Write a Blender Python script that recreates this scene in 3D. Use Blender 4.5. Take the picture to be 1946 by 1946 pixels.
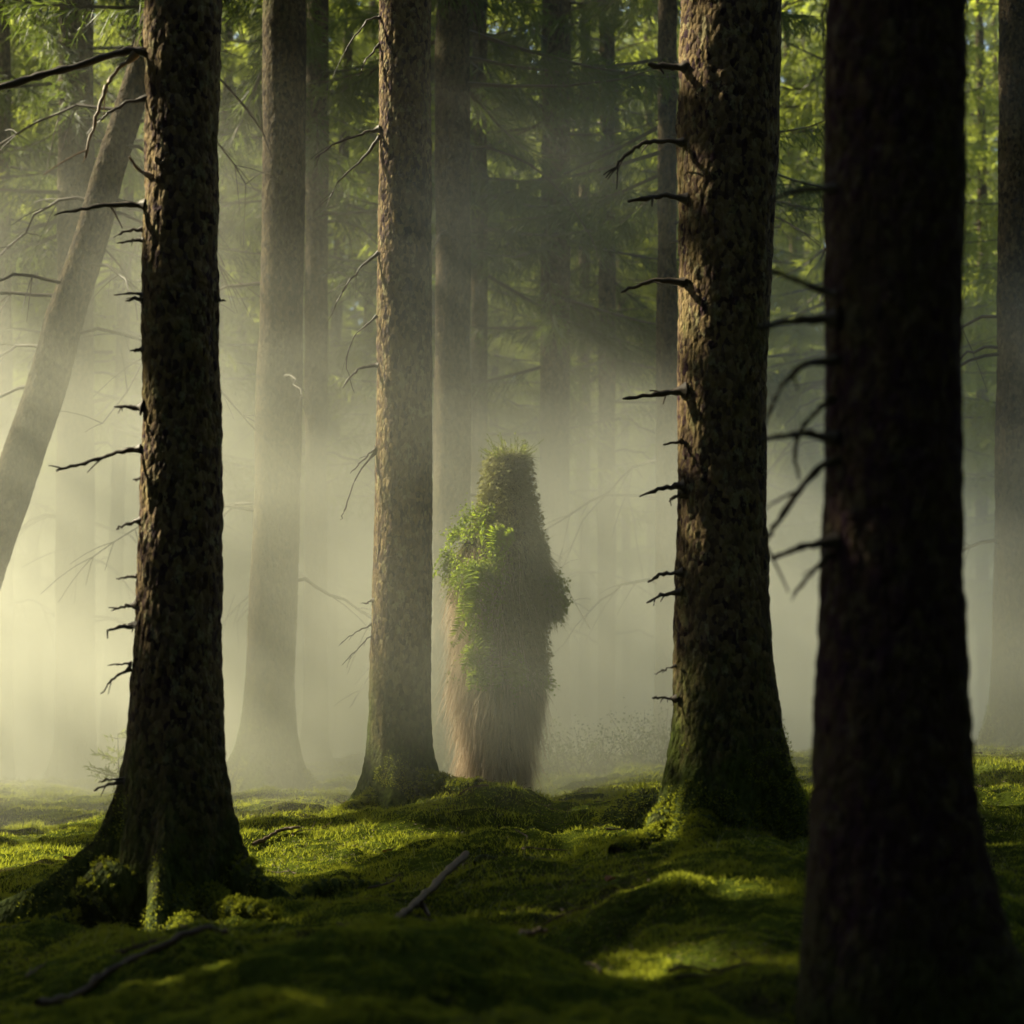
import bpy, math, random
import numpy as np
from mathutils import Vector

# ------------------------------------------------------------------ clear
for o in list(bpy.data.objects):
    bpy.data.objects.remove(o, do_unlink=True)
scene = bpy.context.scene
COL = scene.collection
R = math.radians
rng = np.random.default_rng(11)

# ------------------------------------------------------------------ camera, world, sun, exposure
SZ = 1946.0
FOV = 30.0
FPX = SZ / 2 / math.tan(R(FOV / 2))
HORIZON = 1360.0
PITCH = math.atan((HORIZON - SZ / 2) / FPX)
CAM = np.array([0.0, 0.0, 0.6])
cam_d = bpy.data.cameras.new("camera")
cam_d.sensor_width = 36.0
cam_d.lens = 18.0 / math.tan(R(FOV / 2))
cam_d.clip_start = 0.05
cam_d.clip_end = 500.0
cam_d.dof.use_dof = True
cam_d.dof.focus_distance = 9.0
cam_d.dof.aperture_fstop = 2.8
cam = bpy.data.objects.new("camera", cam_d)
COL.objects.link(cam)
cam.location = CAM
cam.rotation_euler = (math.pi / 2 + PITCH, 0, 0)
scene.camera = cam

SUN_EL, SUN_AZ = R(35), R(156)          # azimuth measured from +X: from the left, a little behind the trees
SUN = np.array([math.cos(SUN_AZ) * math.cos(SUN_EL), math.sin(SUN_AZ) * math.cos(SUN_EL), math.sin(SUN_EL)])
world = bpy.data.worlds.new("World")
scene.world = world
world.use_nodes = True
wn = world.node_tree.nodes
sky = wn.new("ShaderNodeTexSky")
sky.sky_type = 'NISHITA'
sky.sun_disc = False
sky.sun_elevation = SUN_EL
sky.sun_rotation = math.atan2(SUN[0], SUN[1])
world.node_tree.links.new(sky.outputs[0], wn["Background"].inputs[0])
wn["Background"].inputs[1].default_value = 0.09
sun_d = bpy.data.lights.new("sun", 'SUN')
sun_d.energy = 5.0
sun_d.angle = R(0.5)
sun_d.color = (1.0, 0.905, 0.64)
sun = bpy.data.objects.new("sun", sun_d)
COL.objects.link(sun)
sun.rotation_euler = Vector(SUN).to_track_quat('Z', 'Y').to_euler()
scene.view_settings.view_transform = 'Standard'
scene.view_settings.look = 'None'
scene.view_settings.exposure = 1.6
scene.view_settings.gamma = 1.0
scene.render.engine = 'CYCLES'
cy = scene.cycles
cy.volume_step_rate = 0.24
cy.volume_max_steps = 192
cy.volume_bounces = 1
cy.max_bounces = 5
cy.diffuse_bounces = 2
cy.glossy_bounces = 1
cy.transmission_bounces = 2
cy.transparent_max_bounces = 4
cy.use_denoising = True
cy.caustics_reflective = False
cy.caustics_refractive = False


def P(px, py, D):
    """point of the place at forward distance D seen at source pixel px, py"""
    u = (px - SZ / 2) / FPX
    v = (SZ / 2 - py) / FPX
    c, s = math.cos(PITCH), math.sin(PITCH)
    d = np.array([u, c - v * s, s + v * c])
    return CAM + d * (D / d[1])


# ------------------------------------------------------------------ numpy helpers
def _hash(ix, iy, iz, k):
    h = (ix.astype(np.int64) * 374761393 + iy.astype(np.int64) * 668265263 + iz.astype(np.int64) * 2147483647 + k * 1274126177)
    h = (h ^ (h >> 13)) * 1274126177
    h = h & 0x7fffffff
    h = (h ^ (h >> 16)) * 2246822519
    h = (h & 0x7fffffff)
    return ((h ^ (h >> 11)) & 0xffff) / 65535.0


def vnoise(p, k=0):
    """value noise in -1..1"""
    i = np.floor(p)
    f = p - i
    f = f * f * f * (f * (f * 6 - 15) + 10)
    i = i.astype(np.int64)
    out = 0
    for dx in (0, 1):
        wx = f[:, 0] if dx else 1 - f[:, 0]
        for dy in (0, 1):
            wy = f[:, 1] if dy else 1 - f[:, 1]
            for dz in (0, 1):
                wz = f[:, 2] if dz else 1 - f[:, 2]
                out = out + wx * wy * wz * _hash(i[:, 0] + dx, i[:, 1] + dy, i[:, 2] + dz, k)
    return out * 2 - 1


def fbm(p, octv=3, k=0):
    a, s, t = 1.0, 0, 0
    for o in range(octv):
        s = s + a * vnoise(p * (2.03 ** o) + 7.1 * o, k + o)
        t += a
        a *= 0.5
    return s / t


def worley(p, k=5):
    i = np.floor(p).astype(np.int64)
    best = np.full(len(p), 9.0)
    cid = np.zeros(len(p))
    for dx in (-1, 0, 1):
        for dy in (-1, 0, 1):
            for dz in (-1, 0, 1):
                cx, cy_, cz = i[:, 0] + dx, i[:, 1] + dy, i[:, 2] + dz
                a = _hash(cx, cy_, cz, k)
                d = (cx + a - p[:, 0]) ** 2 + (cy_ + _hash(cx, cy_, cz, k + 1) - p[:, 1]) ** 2 + (cz + _hash(cx, cy_, cz, k + 2) - p[:, 2]) ** 2
                m = d < best
                best = np.where(m, d, best)
                cid = np.where(m, a, cid)
    return np.sqrt(best), cid


def mesh_np(name, V, F, mats, parent=None, mi=None, smooth=False, loc=None):
    """V (n,3), F (m,k) -> one mesh object"""
    V = np.ascontiguousarray(V, dtype=np.float32)
    F = np.ascontiguousarray(F, dtype=np.int32)
    k = F.shape[1]
    me = bpy.data.meshes.new(name)
    me.vertices.add(len(V))
    me.vertices.foreach_set("co", V.ravel())
    me.loops.add(F.size)
    me.loops.foreach_set("vertex_index", F.ravel())
    me.polygons.add(len(F))
    me.polygons.foreach_set("loop_start", np.arange(0, F.size, k, dtype=np.int32))
    me.polygons.foreach_set("loop_total", np.full(len(F), k, dtype=np.int32))
    for m in (mats if isinstance(mats, (list, tuple)) else [mats]):
        me.materials.append(m)
    if mi is not None:
        me.polygons.foreach_set("material_index", np.ascontiguousarray(mi, dtype=np.int32))
    me.polygons.foreach_set("use_smooth", np.full(len(F), bool(smooth)))
    me.update()
    me.validate()
    o = bpy.data.objects.new(name, me)
    COL.objects.link(o)
    if parent is not None:
        o.parent = parent
    if loc is not None:
        o.location = loc
    return o


def thing(name, label, cat, loc, group=None):
    o = bpy.data.objects.new(name, None)
    o.empty_display_size = 0.2
    COL.objects.link(o)
    o.location = loc
    return tag(o, label, cat, group)


def tag(o, label=None, cat=None, group=None, kind=None):
    if label: o["label"] = label
    if cat: o["category"] = cat
    if group: o["group"] = group
    if kind: o["kind"] = kind
    return o


class Acc:
    """collects quads"""
    def __init__(self):
        self.v, self.f, self.m, self.n = [], [], [], 0

    def add(self, v, f, m=0):
        if len(f) == 0: return
        self.v.append(v)
        self.f.append(np.asarray(f) + self.n)
        self.m.append(np.full(len(f), m))
        self.n += len(v)

    def build(self, name, mats, parent=None, smooth=False, loc=None):
        return mesh_np(name, np.concatenate(self.v), np.concatenate(self.f), mats, parent, np.concatenate(self.m), smooth, loc)


def norm(a):
    return a / np.maximum(np.linalg.norm(a, axis=-1, keepdims=True), 1e-9)


def tube(path, rad, sides=6):
    path = np.asarray(path, float)
    rad = np.asarray(rad, float)
    n = len(path)
    t = norm(np.gradient(path, axis=0))
    ref = np.where(np.abs(t[:, 2:3]) > 0.9, np.array([[1.0, 0, 0]]), np.array([[0, 0, 1.0]]))
    a = norm(np.cross(t, ref))
    b = np.cross(t, a)
    th = np.arange(sides) * 2 * math.pi / sides
    V = path[:, None, :] + rad[:, None, None] * (np.cos(th)[None, :, None] * a[:, None, :] + np.sin(th)[None, :, None] * b[:, None, :])
    V = V.reshape(-1, 3)
    i = np.arange(n - 1)[:, None] * sides
    j = np.arange(sides)[None, :]
    j2 = (j + 1) % sides
    F = np.stack([i + j, i + j2, i + sides + j2, i + sides + j], -1).reshape(-1, 4)
    return V, F


def kites(base, tip, wid, rngl):
    """thin leaf-like quads from base to tip"""
    d = tip - base
    n = norm(np.cross(norm(d), norm(rngl.normal(size=d.shape))))
    mid = base + d * 0.45
    V = np.stack([base, mid + n * wid[:, None] * .5, tip, mid - n * wid[:, None] * .5], 1).reshape(-1, 3)
    F = np.arange(len(V)).reshape(-1, 4)
    return V, F


def ribbons(root, d0, length, grav, width, segs, rngl, curl=0.25):
    """strands that leave root along d0 and bend to grav"""
    n = len(root)
    p = root.copy()
    d = norm(d0)
    side = norm(np.cross(d, norm(rngl.normal(size=d.shape))))
    rows = []
    for s in range(segs + 1):
        w = width * (1 - 0.85 * (s / segs))
        rows.append((p - side * w[:, None] * .5, p + side * w[:, None] * .5))
        d = norm(d + grav / segs * 2.2 + rngl.normal(size=d.shape) * curl / segs)
        p = p + d * (length / segs)[:, None]
    V = np.stack([np.stack(r, 1) for r in rows], 1)  # n, segs+1, 2, 3
    V = V.reshape(-1, 3)
    b = (np.arange(n) * (segs + 1) * 2)[:, None]
    k = (np.arange(segs) * 2)[None, :]
    F = np.stack([b + k, b + k + 1, b + k + 3, b + k + 2], -1).reshape(-1, 4)
    return V, F


# ------------------------------------------------------------------ materials
def new_mat(name):
    m = bpy.data.materials.new(name)
    m.use_nodes = True
    nt = m.node_tree
    b = nt.nodes["Principled BSDF"]
    b.inputs["Roughness"].default_value = 0.85
    b.inputs["Specular IOR Level"].default_value = 0.2
    return m, nt, b


def N(nt, t, **kw):
    n = nt.nodes.new(t)
    for k, v in kw.items():
        if k.startswith("i_"):
            n.inputs[k[2:].replace("_", " ")].default_value = v
        else:
            setattr(n, k, v)
    return n


def ramp(nt, fac, stops):
    r = nt.nodes.new("ShaderNodeValToRGB")
    el = r.color_ramp.elements
    while len(el) < len(stops): el.new(0.5)
    for e, (p, c) in zip(el, stops):
        e.position = p
        e.color = (*c, 1)
    nt.links.new(fac, r.inputs[0])
    return r.outputs[0]


def mix(nt, fac, a, b):
    m = nt.nodes.new("ShaderNodeMix")
    m.data_type = 'RGBA'
    if isinstance(fac, float): m.inputs[0].default_value = fac
    else: nt.links.new(fac, m.inputs[0])
    for s, v in ((6, a), (7, b)):
        if isinstance(v, tuple): m.inputs[s].default_value = (*v, 1)
        else: nt.links.new(v, m.inputs[s])
    return m.outputs[2]


def math_n(nt, op, a, b=None, c=None, clamp=False):
    m = nt.nodes.new("ShaderNodeMath")
    m.operation = op
    m.use_clamp = clamp
    for s, v in ((0, a), (1, b), (2, c)):
        if v is None: continue
        if isinstance(v, (int, float)): m.inputs[s].default_value = v
        else: nt.links.new(v, m.inputs[s])
    return m.outputs[0]


def noise_n(nt, vec, scale, detail=3, rough=.55):
    n = nt.nodes.new("ShaderNodeTexNoise")
    n.inputs["Scale"].default_value = scale
    n.inputs["Detail"].default_value = detail
    n.inputs["Roughness"].default_value = rough
    nt.links.new(vec, n.inputs["Vector"])
    return n.outputs[0]


def bark_mat(name, dark, light, moss_top, moss_amt, lichen=0.3):
    m, nt, b = new_mat(name)
    tc = nt.nodes.new("ShaderNodeTexCoord").outputs["Object"]
    mp = nt.nodes.new("ShaderNodeMapping")
    mp.inputs["Scale"].default_value = (1, 1, 0.6)
    nt.links.new(tc, mp.inputs[0])
    v = mp.outputs[0]
    vo = nt.nodes.new("ShaderNodeTexVoronoi")
    vo.inputs["Scale"].default_value = 55
    nt.links.new(v, vo.inputs["Vector"])
    n1 = noise_n(nt, v, 5, 6, .65)
    n2 = noise_n(nt, v, 120, 2)
    col = ramp(nt, math_n(nt, 'ADD', math_n(nt, 'MULTIPLY', n1, .5), math_n(nt, 'MULTIPLY', vo.outputs["Color"], .5)), [(.32, dark), (.5, tuple((a + c) / 2 for a, c in zip(dark, light))), (.66, light)])
    # grey-green lichen flakes
    ln = noise_n(nt, v, 22, 5, .7)
    lf = math_n(nt, 'MULTIPLY', math_n(nt, 'GREATER_THAN', ln, .58), lichen)
    col = mix(nt, lf, col, (.30, .27, .14))
    # moss creeping up from the foot
    sep = nt.nodes.new("ShaderNodeSeparateXYZ")
    nt.links.new(tc, sep.inputs[0])
    mh = math_n(nt, 'SUBTRACT', 1.0, math_n(nt, 'DIVIDE', sep.outputs[2], moss_top), clamp=True)
    mn = noise_n(nt, v, 5, 5, .65)
    mf = math_n(nt, 'MULTIPLY', math_n(nt, 'ADD', math_n(nt, 'MULTIPLY', mh, 1.5), math_n(nt, 'MULTIPLY', math_n(nt, 'SUBTRACT', mn, .55), 2.4)), moss_amt, clamp=True)
    mcol = ramp(nt, noise_n(nt, v, 40, 3), [(.35, (.022, .035, .006)), (.65, (.085, .105, .02))])
    col = mix(nt, mf, col, mcol)
    nt.links.new(col, b.inputs["Base Color"])
    bp = nt.nodes.new("ShaderNodeBump")
    bp.inputs["Strength"].default_value = 0.9
    bp.inputs["Distance"].default_value = 0.010
    nt.links.new(math_n(nt, 'ADD', math_n(nt, 'MULTIPLY', vo.outputs["Distance"], -1.0), math_n(nt, 'MULTIPLY', n2, .8)), bp.inputs["Height"])
    nt.links.new(bp.outputs[0], b.inputs["Normal"])
    b.inputs["Roughness"].default_value = .9
    b.inputs["Specular IOR Level"].default_value = .06
    return m


def leaf_mat(name, dark, light, trans, tfac=.4, spec=.25, scale=1.2):
    """two-sided leaf: diffuse with light passing through, tint varying leaf by leaf and in patches"""
    m, nt, b = new_mat(name)
    geo = nt.nodes.new("ShaderNodeNewGeometry")
    n1 = noise_n(nt, geo.outputs["Position"], scale, 3)
    f = math_n(nt, 'ADD', math_n(nt, 'MULTIPLY', geo.outputs["Random Per Island"], .5), math_n(nt, 'MULTIPLY', n1, .5))
    col = ramp(nt, f, [(.25, dark), (.75, light)])
    nt.links.new(col, b.inputs["Base Color"])
    b.inputs["Roughness"].default_value = .6
    b.inputs["Specular IOR Level"].default_value = spec
    tr = nt.nodes.new("ShaderNodeBsdfTranslucent")
    tr.inputs[0].default_value = (*trans, 1)
    mx = nt.nodes.new("ShaderNodeMixShader")
    mx.inputs[0].default_value = tfac
    nt.links.new(b.outputs[0], mx.inputs[1])
    nt.links.new(tr.outputs[0], mx.inputs[2])
    nt.links.new(mx.outputs[0], nt.nodes["Material Output"].inputs[0])
    return m


M_BARK = bark_mat("near_spruce_bark", (.034, .017, .024), (.23, .165, .08), .9, 1.0, .6)  # dark tone tinted purple to stand for the shade on the stems
M_BARK_DARK = bark_mat("shade_tinted_bark", (.045, .022, .036), (.08, .055, .035), .5, .7, .2)  # darker, purpler copy of the bark: shade put into the colour
M_BARK_FAR = bark_mat("far_spruce_bark", (.018, .012, .011), (.11, .082, .045), .8, .9, .2)
M_TWIG = leaf_mat("dead_twig", (.035, .025, .018), (.10, .075, .05), (.05, .04, .02), .0)
M_TWIG_PALE = leaf_mat("sunlit_pale_wood", (.20, .14, .09), (.36, .26, .17), (.1, .08, .05), .0)  # paler twig colour that paints the sun on a few limbs
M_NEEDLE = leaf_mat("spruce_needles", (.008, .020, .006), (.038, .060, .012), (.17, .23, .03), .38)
M_NEEDLE_FAR = leaf_mat("sunny_spruce_needles", (.009, .020, .005), (.050, .070, .012), (.40, .46, .06), .50)  # brighter, more see-through needle copy: sunlight put into the colour
M_MOSSLEAF = leaf_mat("moss_shoots", (.026, .040, .005), (.15, .175, .018), (.44, .47, .04), .48, .05, 2.2)
M_STRAW = leaf_mat("dry_grass", (.27, .20, .13), (.74, .62, .47), (.66, .52, .38), .45, .2, 6)
M_SUITMOSS = leaf_mat("suit_moss", (.13, .13, .05), (.36, .33, .15), (.36, .36, .14), .3, .15, 9)
M_IVY = leaf_mat("ivy_leaves", (.06, .10, .012), (.20, .28, .035), (.42, .54, .04), .48, .25, 12)
M_PALEGRASS = leaf_mat("pale_fern_tuft", (.16, .18, .06), (.42, .42, .20), (.35, .35, .12), .35, .2, 9)
M_CLOTH = leaf_mat("sacking", (.03, .024, .014), (.07, .055, .03), (.05, .04, .02), .0, .1, 20)
M_DEADLEAF = leaf_mat("dead_leaf", (.16, .05, .02), (.30, .11, .04), (.3, .1, .03), .3)


M_STICK = leaf_mat("rotten_stick", (.05, .030, .020), (.13, .085, .055), (.02, .02, .02), .0, .2, 14)


def ground_mat():
    m, nt, b = new_mat("moss_ground")
    geo = nt.nodes.new("ShaderNodeNewGeometry")
    v = geo.outputs["Position"]
    n1 = noise_n(nt, v, 2.2, 5, .6)
    n2 = noise_n(nt, v, 34, 4, .65)
    col = ramp(nt, math_n(nt, 'ADD', math_n(nt, 'MULTIPLY', n1, .55), math_n(nt, 'MULTIPLY', n2, .45)),
               [(.34, (.012, .016, .004)), (.5, (.050, .066, .009)), (.66, (.11, .135, .018))])
    # patches of bare brown litter
    n3 = noise_n(nt, v, 1.3, 5, .6)
    lf = math_n(nt, 'MULTIPLY', math_n(nt, 'SUBTRACT', n3, .56), 9.0, clamp=True)
    col = mix(nt, math_n(nt, 'MULTIPLY', lf, .75), col, ramp(nt, n2, [(.35, (.014, .010, .006)), (.65, (.07, .048, .028))]))
    nt.links.new(col, b.inputs["Base Color"])
    bp = nt.nodes.new("ShaderNodeBump")
    bp.inputs["Strength"].default_value = 1.0
    bp.inputs["Distance"].default_value = 0.02
    nt.links.new(n2, bp.inputs["Height"])
    nt.links.new(bp.outputs[0], b.inputs["Normal"])
    b.inputs["Roughness"].default_value = .95
    b.inputs["Specular IOR Level"].default_value = .0
    return m


M_GROUND = ground_mat()

# ------------------------------------------------------------------ ground
GCP = [  # px, py, forward distance
    (100, 1946, 3.9), (500, 1946, 3.6), (973, 1946, 3.5), (1400, 1990, 3.7), (1930, 1975, 3.9),
    (850, 1790, 4.7), (700, 1815, 4.7), (560, 1835, 4.4), (1050, 1830, 4.5), (960, 1800, 4.6), (850, 1880, 4.0),
    (720, 1790, 5.5), (880, 1815, 5.5), (450, 1885, 4.4), (250, 1900, 4.5), (100, 1850, 5.0), (1080, 1800, 5.2),
    (250, 1812, 6.0), (90, 1800, 6.0), (350, 1812, 6.2), (480, 1735, 6.4), (600, 1712, 6.6), (800, 1700, 6.6),
    (330, 1815, 6.8), (220, 1800, 6.8), (440, 1785, 6.8), (60, 1735, 7.2), (180, 1680, 7.8), (50, 1650, 8.6), (100, 1570, 10.5), (50, 1490, 14), (250, 1530, 11.5),
    (560, 1660, 7.6), (700, 1640, 7.9), (480, 1620, 8.6), (600, 1580, 8.8), (450, 1570, 9.6), (560, 1535, 10.6), (650, 1520, 11.2),
    (760, 1545, 9.5), (690, 1550, 9.6), (850, 1490, 9.6), (920, 1500, 9.7), (1000, 1516, 9.5), (1060, 1542, 9.3), (800, 1580, 8.6), (900, 1560, 8.7),
    (1150, 1560, 8.8), (1200, 1520, 9.8), (940, 1588, 7.9), (920, 1618, 8.5), (870, 1630, 7.5), (1000, 1640, 7.6), (1050, 1665, 7.2), (900, 1670, 7.0),
    (940, 1532, 11.0), (1100, 1500, 11.5), (1220, 1470, 11.5),
    (1200, 1655, 6.6), (1100, 1745, 5.9), (1370, 1605, 7.0), (1240, 1620, 7.1), (1520, 1595, 7.3), (1160, 1610, 7.8), (1300, 1715, 5.6), (1450, 1700, 5.6), (1300, 1650, 6.3), (1480, 1640, 6.3),
    (1300, 1830, 4.9), (1500, 1785, 5.0), (1150, 1825, 5.0), (1200, 1870, 4.5), (1450, 1860, 4.4),
    (1690, 2050, 4.0), (1540, 2010, 3.9), (1850, 1900, 4.8), (1900, 1760, 5.6), (1900, 1650, 6.6), (1900, 1560, 7.6), (1920, 1480, 8.6), (1850, 1462, 9.0), (1910, 1442, 10.5), (1915, 1430, 12.6),
    (490, 1510, 12.5), (300, 1500, 14), (1400, 1450, 13), (1000, 1440, 15), (700, 1450, 15), (1700, 1440, 13),
]
gp = np.array([P(*g) for g in GCP])
far = []
for y in (22, 34):
    for x in (-12, -4, 4, 12):
        far.append((x, y, -.25))
for x, y in ((-8, 3), (8, 3), (-9, 9), (9, 10), (-4, -2), (0, -2), (4, -2), (-8, 15), (8, 15), (0, 1.2), (-2, 1.2), (2, 1.2)):
    far.append((x, y, -.3 if x > 0 else -.5))
far += [(-2.6, 5, -.72), (2.6, 5.5, -.45)]
gp = np.concatenate([gp, np.array(far)])


def tps(r2):
    return .5 * r2 * np.log(r2 + 1e-6)


_n = len(gp)
_K = tps(((gp[:, None, :2] - gp[None, :, :2]) ** 2).sum(-1)) + np.eye(_n) * 0.0006
_Pm = np.c_[np.ones(_n), gp[:, :2]]
_A = np.block([[_K, _Pm], [_Pm.T, np.zeros((3, 3))]])
_W = np.linalg.solve(_A, np.r_[gp[:, 2], 0, 0, 0])


def ground_z(x, y, detail=True):
    x = np.atleast_1d(np.asarray(x, float)); y = np.atleast_1d(np.asarray(y, float))
    z = np.empty(len(x))
    for s in range(0, len(x), 40000):
        xs, ys = x[s:s + 40000], y[s:s + 40000]
        z[s:s + 40000] = tps((xs[:, None] - gp[None, :, 0]) ** 2 + (ys[:, None] - gp[None, :, 1]) ** 2) @ _W[:_n] + _W[_n] + _W[_n + 1] * xs + _W[_n + 2] * ys
    r = np.hypot(x / 1.0, y - 10)
    w = np.clip((r - 13) / 10, 0, 1)
    w = w * w * (3 - 2 * w)
    z = z * (1 - w) + w * (-.25 + 0.01 * np.maximum(r - 25, 0))
    if detail:
        q = np.c_[x, y, np.zeros_like(x)]
        z = z + .085 * np.exp(-((x + .17) / .34) ** 2 - ((y - 4.5) / .30) ** 2) + .045 * np.exp(-((x + .62) / .22) ** 2 - ((y - 4.25) / .22) ** 2) - .05 * np.exp(-((x + .05) / .5) ** 2 - ((y - 5.35) / .3) ** 2)
        z = z + .06 * (np.abs(vnoise(q * 2.6, 33)) - .3) + .022 * (np.abs(vnoise(q * 7.5, 35)) - .3)
        z = z + .05 * fbm(q * 1.5, 3, 30) + .020 * fbm(q * 5.5, 3, 40) + .010 * vnoise(q * 22, 50)
    return z


def gz1(x, y):
    return float(ground_z([x], [y], False)[0])


u = np.linspace(-1, 1, 560)
gx = 1.9 * np.sinh(5.0 * u)
gx = gx / gx.max() * 150
v_ = np.linspace(-1, 1, 640)
gy = np.sinh(4.6 * v_)
gy = 6.3 + gy / gy.max() * 150
XX, YY = np.meshgrid(gx, gy)
xx, yy = XX.ravel(), YY.ravel()
zz = ground_z(xx, yy)
ni, nj = XX.shape
ii = (np.arange(ni - 1)[:, None] * nj + np.arange(nj - 1)[None, :])
F = np.stack([ii, ii + 1, ii + nj + 1, ii + nj], -1).reshape(-1, 4)
ground = mesh_np("ground", np.c_[xx, yy, zz], F, M_GROUND, smooth=True)
tag(ground, "uneven forest floor of moss mounds and hollows under the spruces", "ground", kind="structure")


def gsurf(x, y):
    return ground_z(x, y, True)


# ------------------------------------------------------------------ spots the crowns are carved open for, so the sun lands there
def shadow_xy(p):
    p = np.atleast_2d(p)
    t = (p[:, 2] + .5) / SUN[2]
    return p[:, :2] - SUN[None, :2] * t[:, None]


OPEN = []


def lit(px, py, D, r):
    s = shadow_xy(P(px, py, D))[0]
    OPEN.append((s[0], s[1], r))


def lit_line(a, b, D, r, n):
    for t in np.linspace(0, 1, n):
        lit(a[0] + (b[0] - a[0]) * t, a[1] + (b[1] - a[1]) * t, D, r)


#LIT-BEGIN
lit_line((292, 30), (286, 400), 6.75, .16, 9)        # flank of the near left trunk
lit_line((282, 790), (276, 960), 6.75, .13, 5)
lit_line((275, 1060), (265, 1150), 6.75, .02, 3)
lit_line((725, 40), (718, 700), 9.8, .22, 12)       # flank of the centre trunk
lit_line((716, 760), (705, 1400), 9.8, .22, 12)
lit_line((1298, 0), (1300, 120), 7.15, .05, 5)       # flank of the trunk right of centre
lit_line((1296, 490), (1294, 630), 7.15, .05, 6)
lit_line((1294, 750), (1294, 870), 7.15, .05, 6)
lit_line((1288, 1280), (1282, 1420), 7.15, .02, 5)
lit_line((230, 120), (165, 300), 6.75, .06, 4)
lit_line((240, 250), (20, 900), 12.2, .25, 9)
lit_line((500, 0), (430, 1480), 12.5, .3, 18)       # trunk in the mist
lit_line((900, 940), (870, 1490), 10.3, .3, 8)      # flank of the person
lit_line((1000, 1250), (960, 1290), 10.3, .12, 2)
lit_line((940, 1020), (980, 1040), 10.3, .12, 2)
for px, py, D, r in ((60, 1490, 13, 1.2), (150, 1560, 10.6, .9), (40, 1600, 9.5, .7), (160, 1620, 9.2, .4), (330, 1500, 13, 1.0),
                     (470, 1540, 10.4, .55), (560, 1560, 9.6, .45), (640, 1560, 9.4, .3), (480, 1610, 8.8, .35), (600, 1610, 8.4, .4), (720, 1600, 8.4, .4),
                     (830, 1600, 8.3, .3), (560, 1660, 7.6, .25), (660, 1650, 7.8, .25),
                     (1170, 1842, 4.85, .05), (1240, 1838, 4.9, .09), (1310, 1832, 4.9, .10), (1380, 1820, 4.92, .08), (1450, 1806, 4.95, .05),
                     (450, 1885, 4.35, .035), (400, 1920, 4.2, .02), (545, 1850, 4.4, .0), (700, 1930, 3.7, .03),
                     (1230, 1560, 7.1, .14), (1220, 1600, 7.0, .12), (1130, 1500, 11.5, .3), (1890, 1620, 6.9, .14), (1920, 1440, 10.3, .2), (1900, 1540, 7.8, .1),
                     (350, 1760, 6.4, .1), (60, 1745, 6.9, .2)):
    lit(px, py, D, r)
#LIT-END
OPEN = np.array(OPEN)
DARK = np.array([list(shadow_xy(P(*q[:3]))[0]) + [q[3]] for q in ((860, 1495, 9.6, .45), (940, 1512, 9.6, .45), (1030, 1535, 9.3, .4), (770, 1555, 9.2, .3), (1000, 1580, 8.6, .4), (1120, 1560, 8.8, .4))])  # spots kept shaded by leaving the twigs towards the sun unthinned


def carve(mid, low=0.0):
    """mask of crown twigs that stay: those that do not stand between the sun and a sunlit spot"""
    s = shadow_xy(mid)
    keep = np.ones(len(s), bool)
    jn = fbm(np.c_[s * 3.2, np.zeros(len(s))], 2, 71)
    for x, y, r in OPEN:
        jit = (r + .10) * (1 + .8 * jn)
        keep &= (s[:, 0] - x) ** 2 + (s[:, 1] - y) ** 2 > jit * jit
    # further back twigs are thinned on purpose to let more sun through
    back = np.clip((s[:, 1] - 6.6) / 2.2, 0, 1)
    nz = fbm(np.c_[s[:, 0] * .85, s[:, 1] * .26, np.zeros(len(s))], 2, 77) * .5 + .5
    deep = np.clip((s[:, 1] - 14) / 4, 0, 1)
    back = np.where((s[:, 0] > .9) & (s[:, 0] < 5) & (s[:, 1] > 7.4), 1.0, back)
    back = back * (1 - np.clip((s[:, 0] - 4.8) / 1.4, 0, 1) * np.clip((14.8 - s[:, 1]) / 2, 0, 1)) * (1 - .20 * np.clip(-s[:, 0] - .5, 0, 1))
    for x, y, r in DARK:
        back = np.where((s[:, 0] - x) ** 2 + (s[:, 1] - y) ** 2 < r * r, 0, back)
    thin = (nz < .15 + .58 * back - .28 * deep) & (back > 0) & (mid[:, 2] > low)
    keep &= ~thin
    keep &= ~((nz > .87) & (s[:, 1] < 8) & (s[:, 1] > 2.5) & (np.abs(s[:, 0]) < 3))
    return keep


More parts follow.
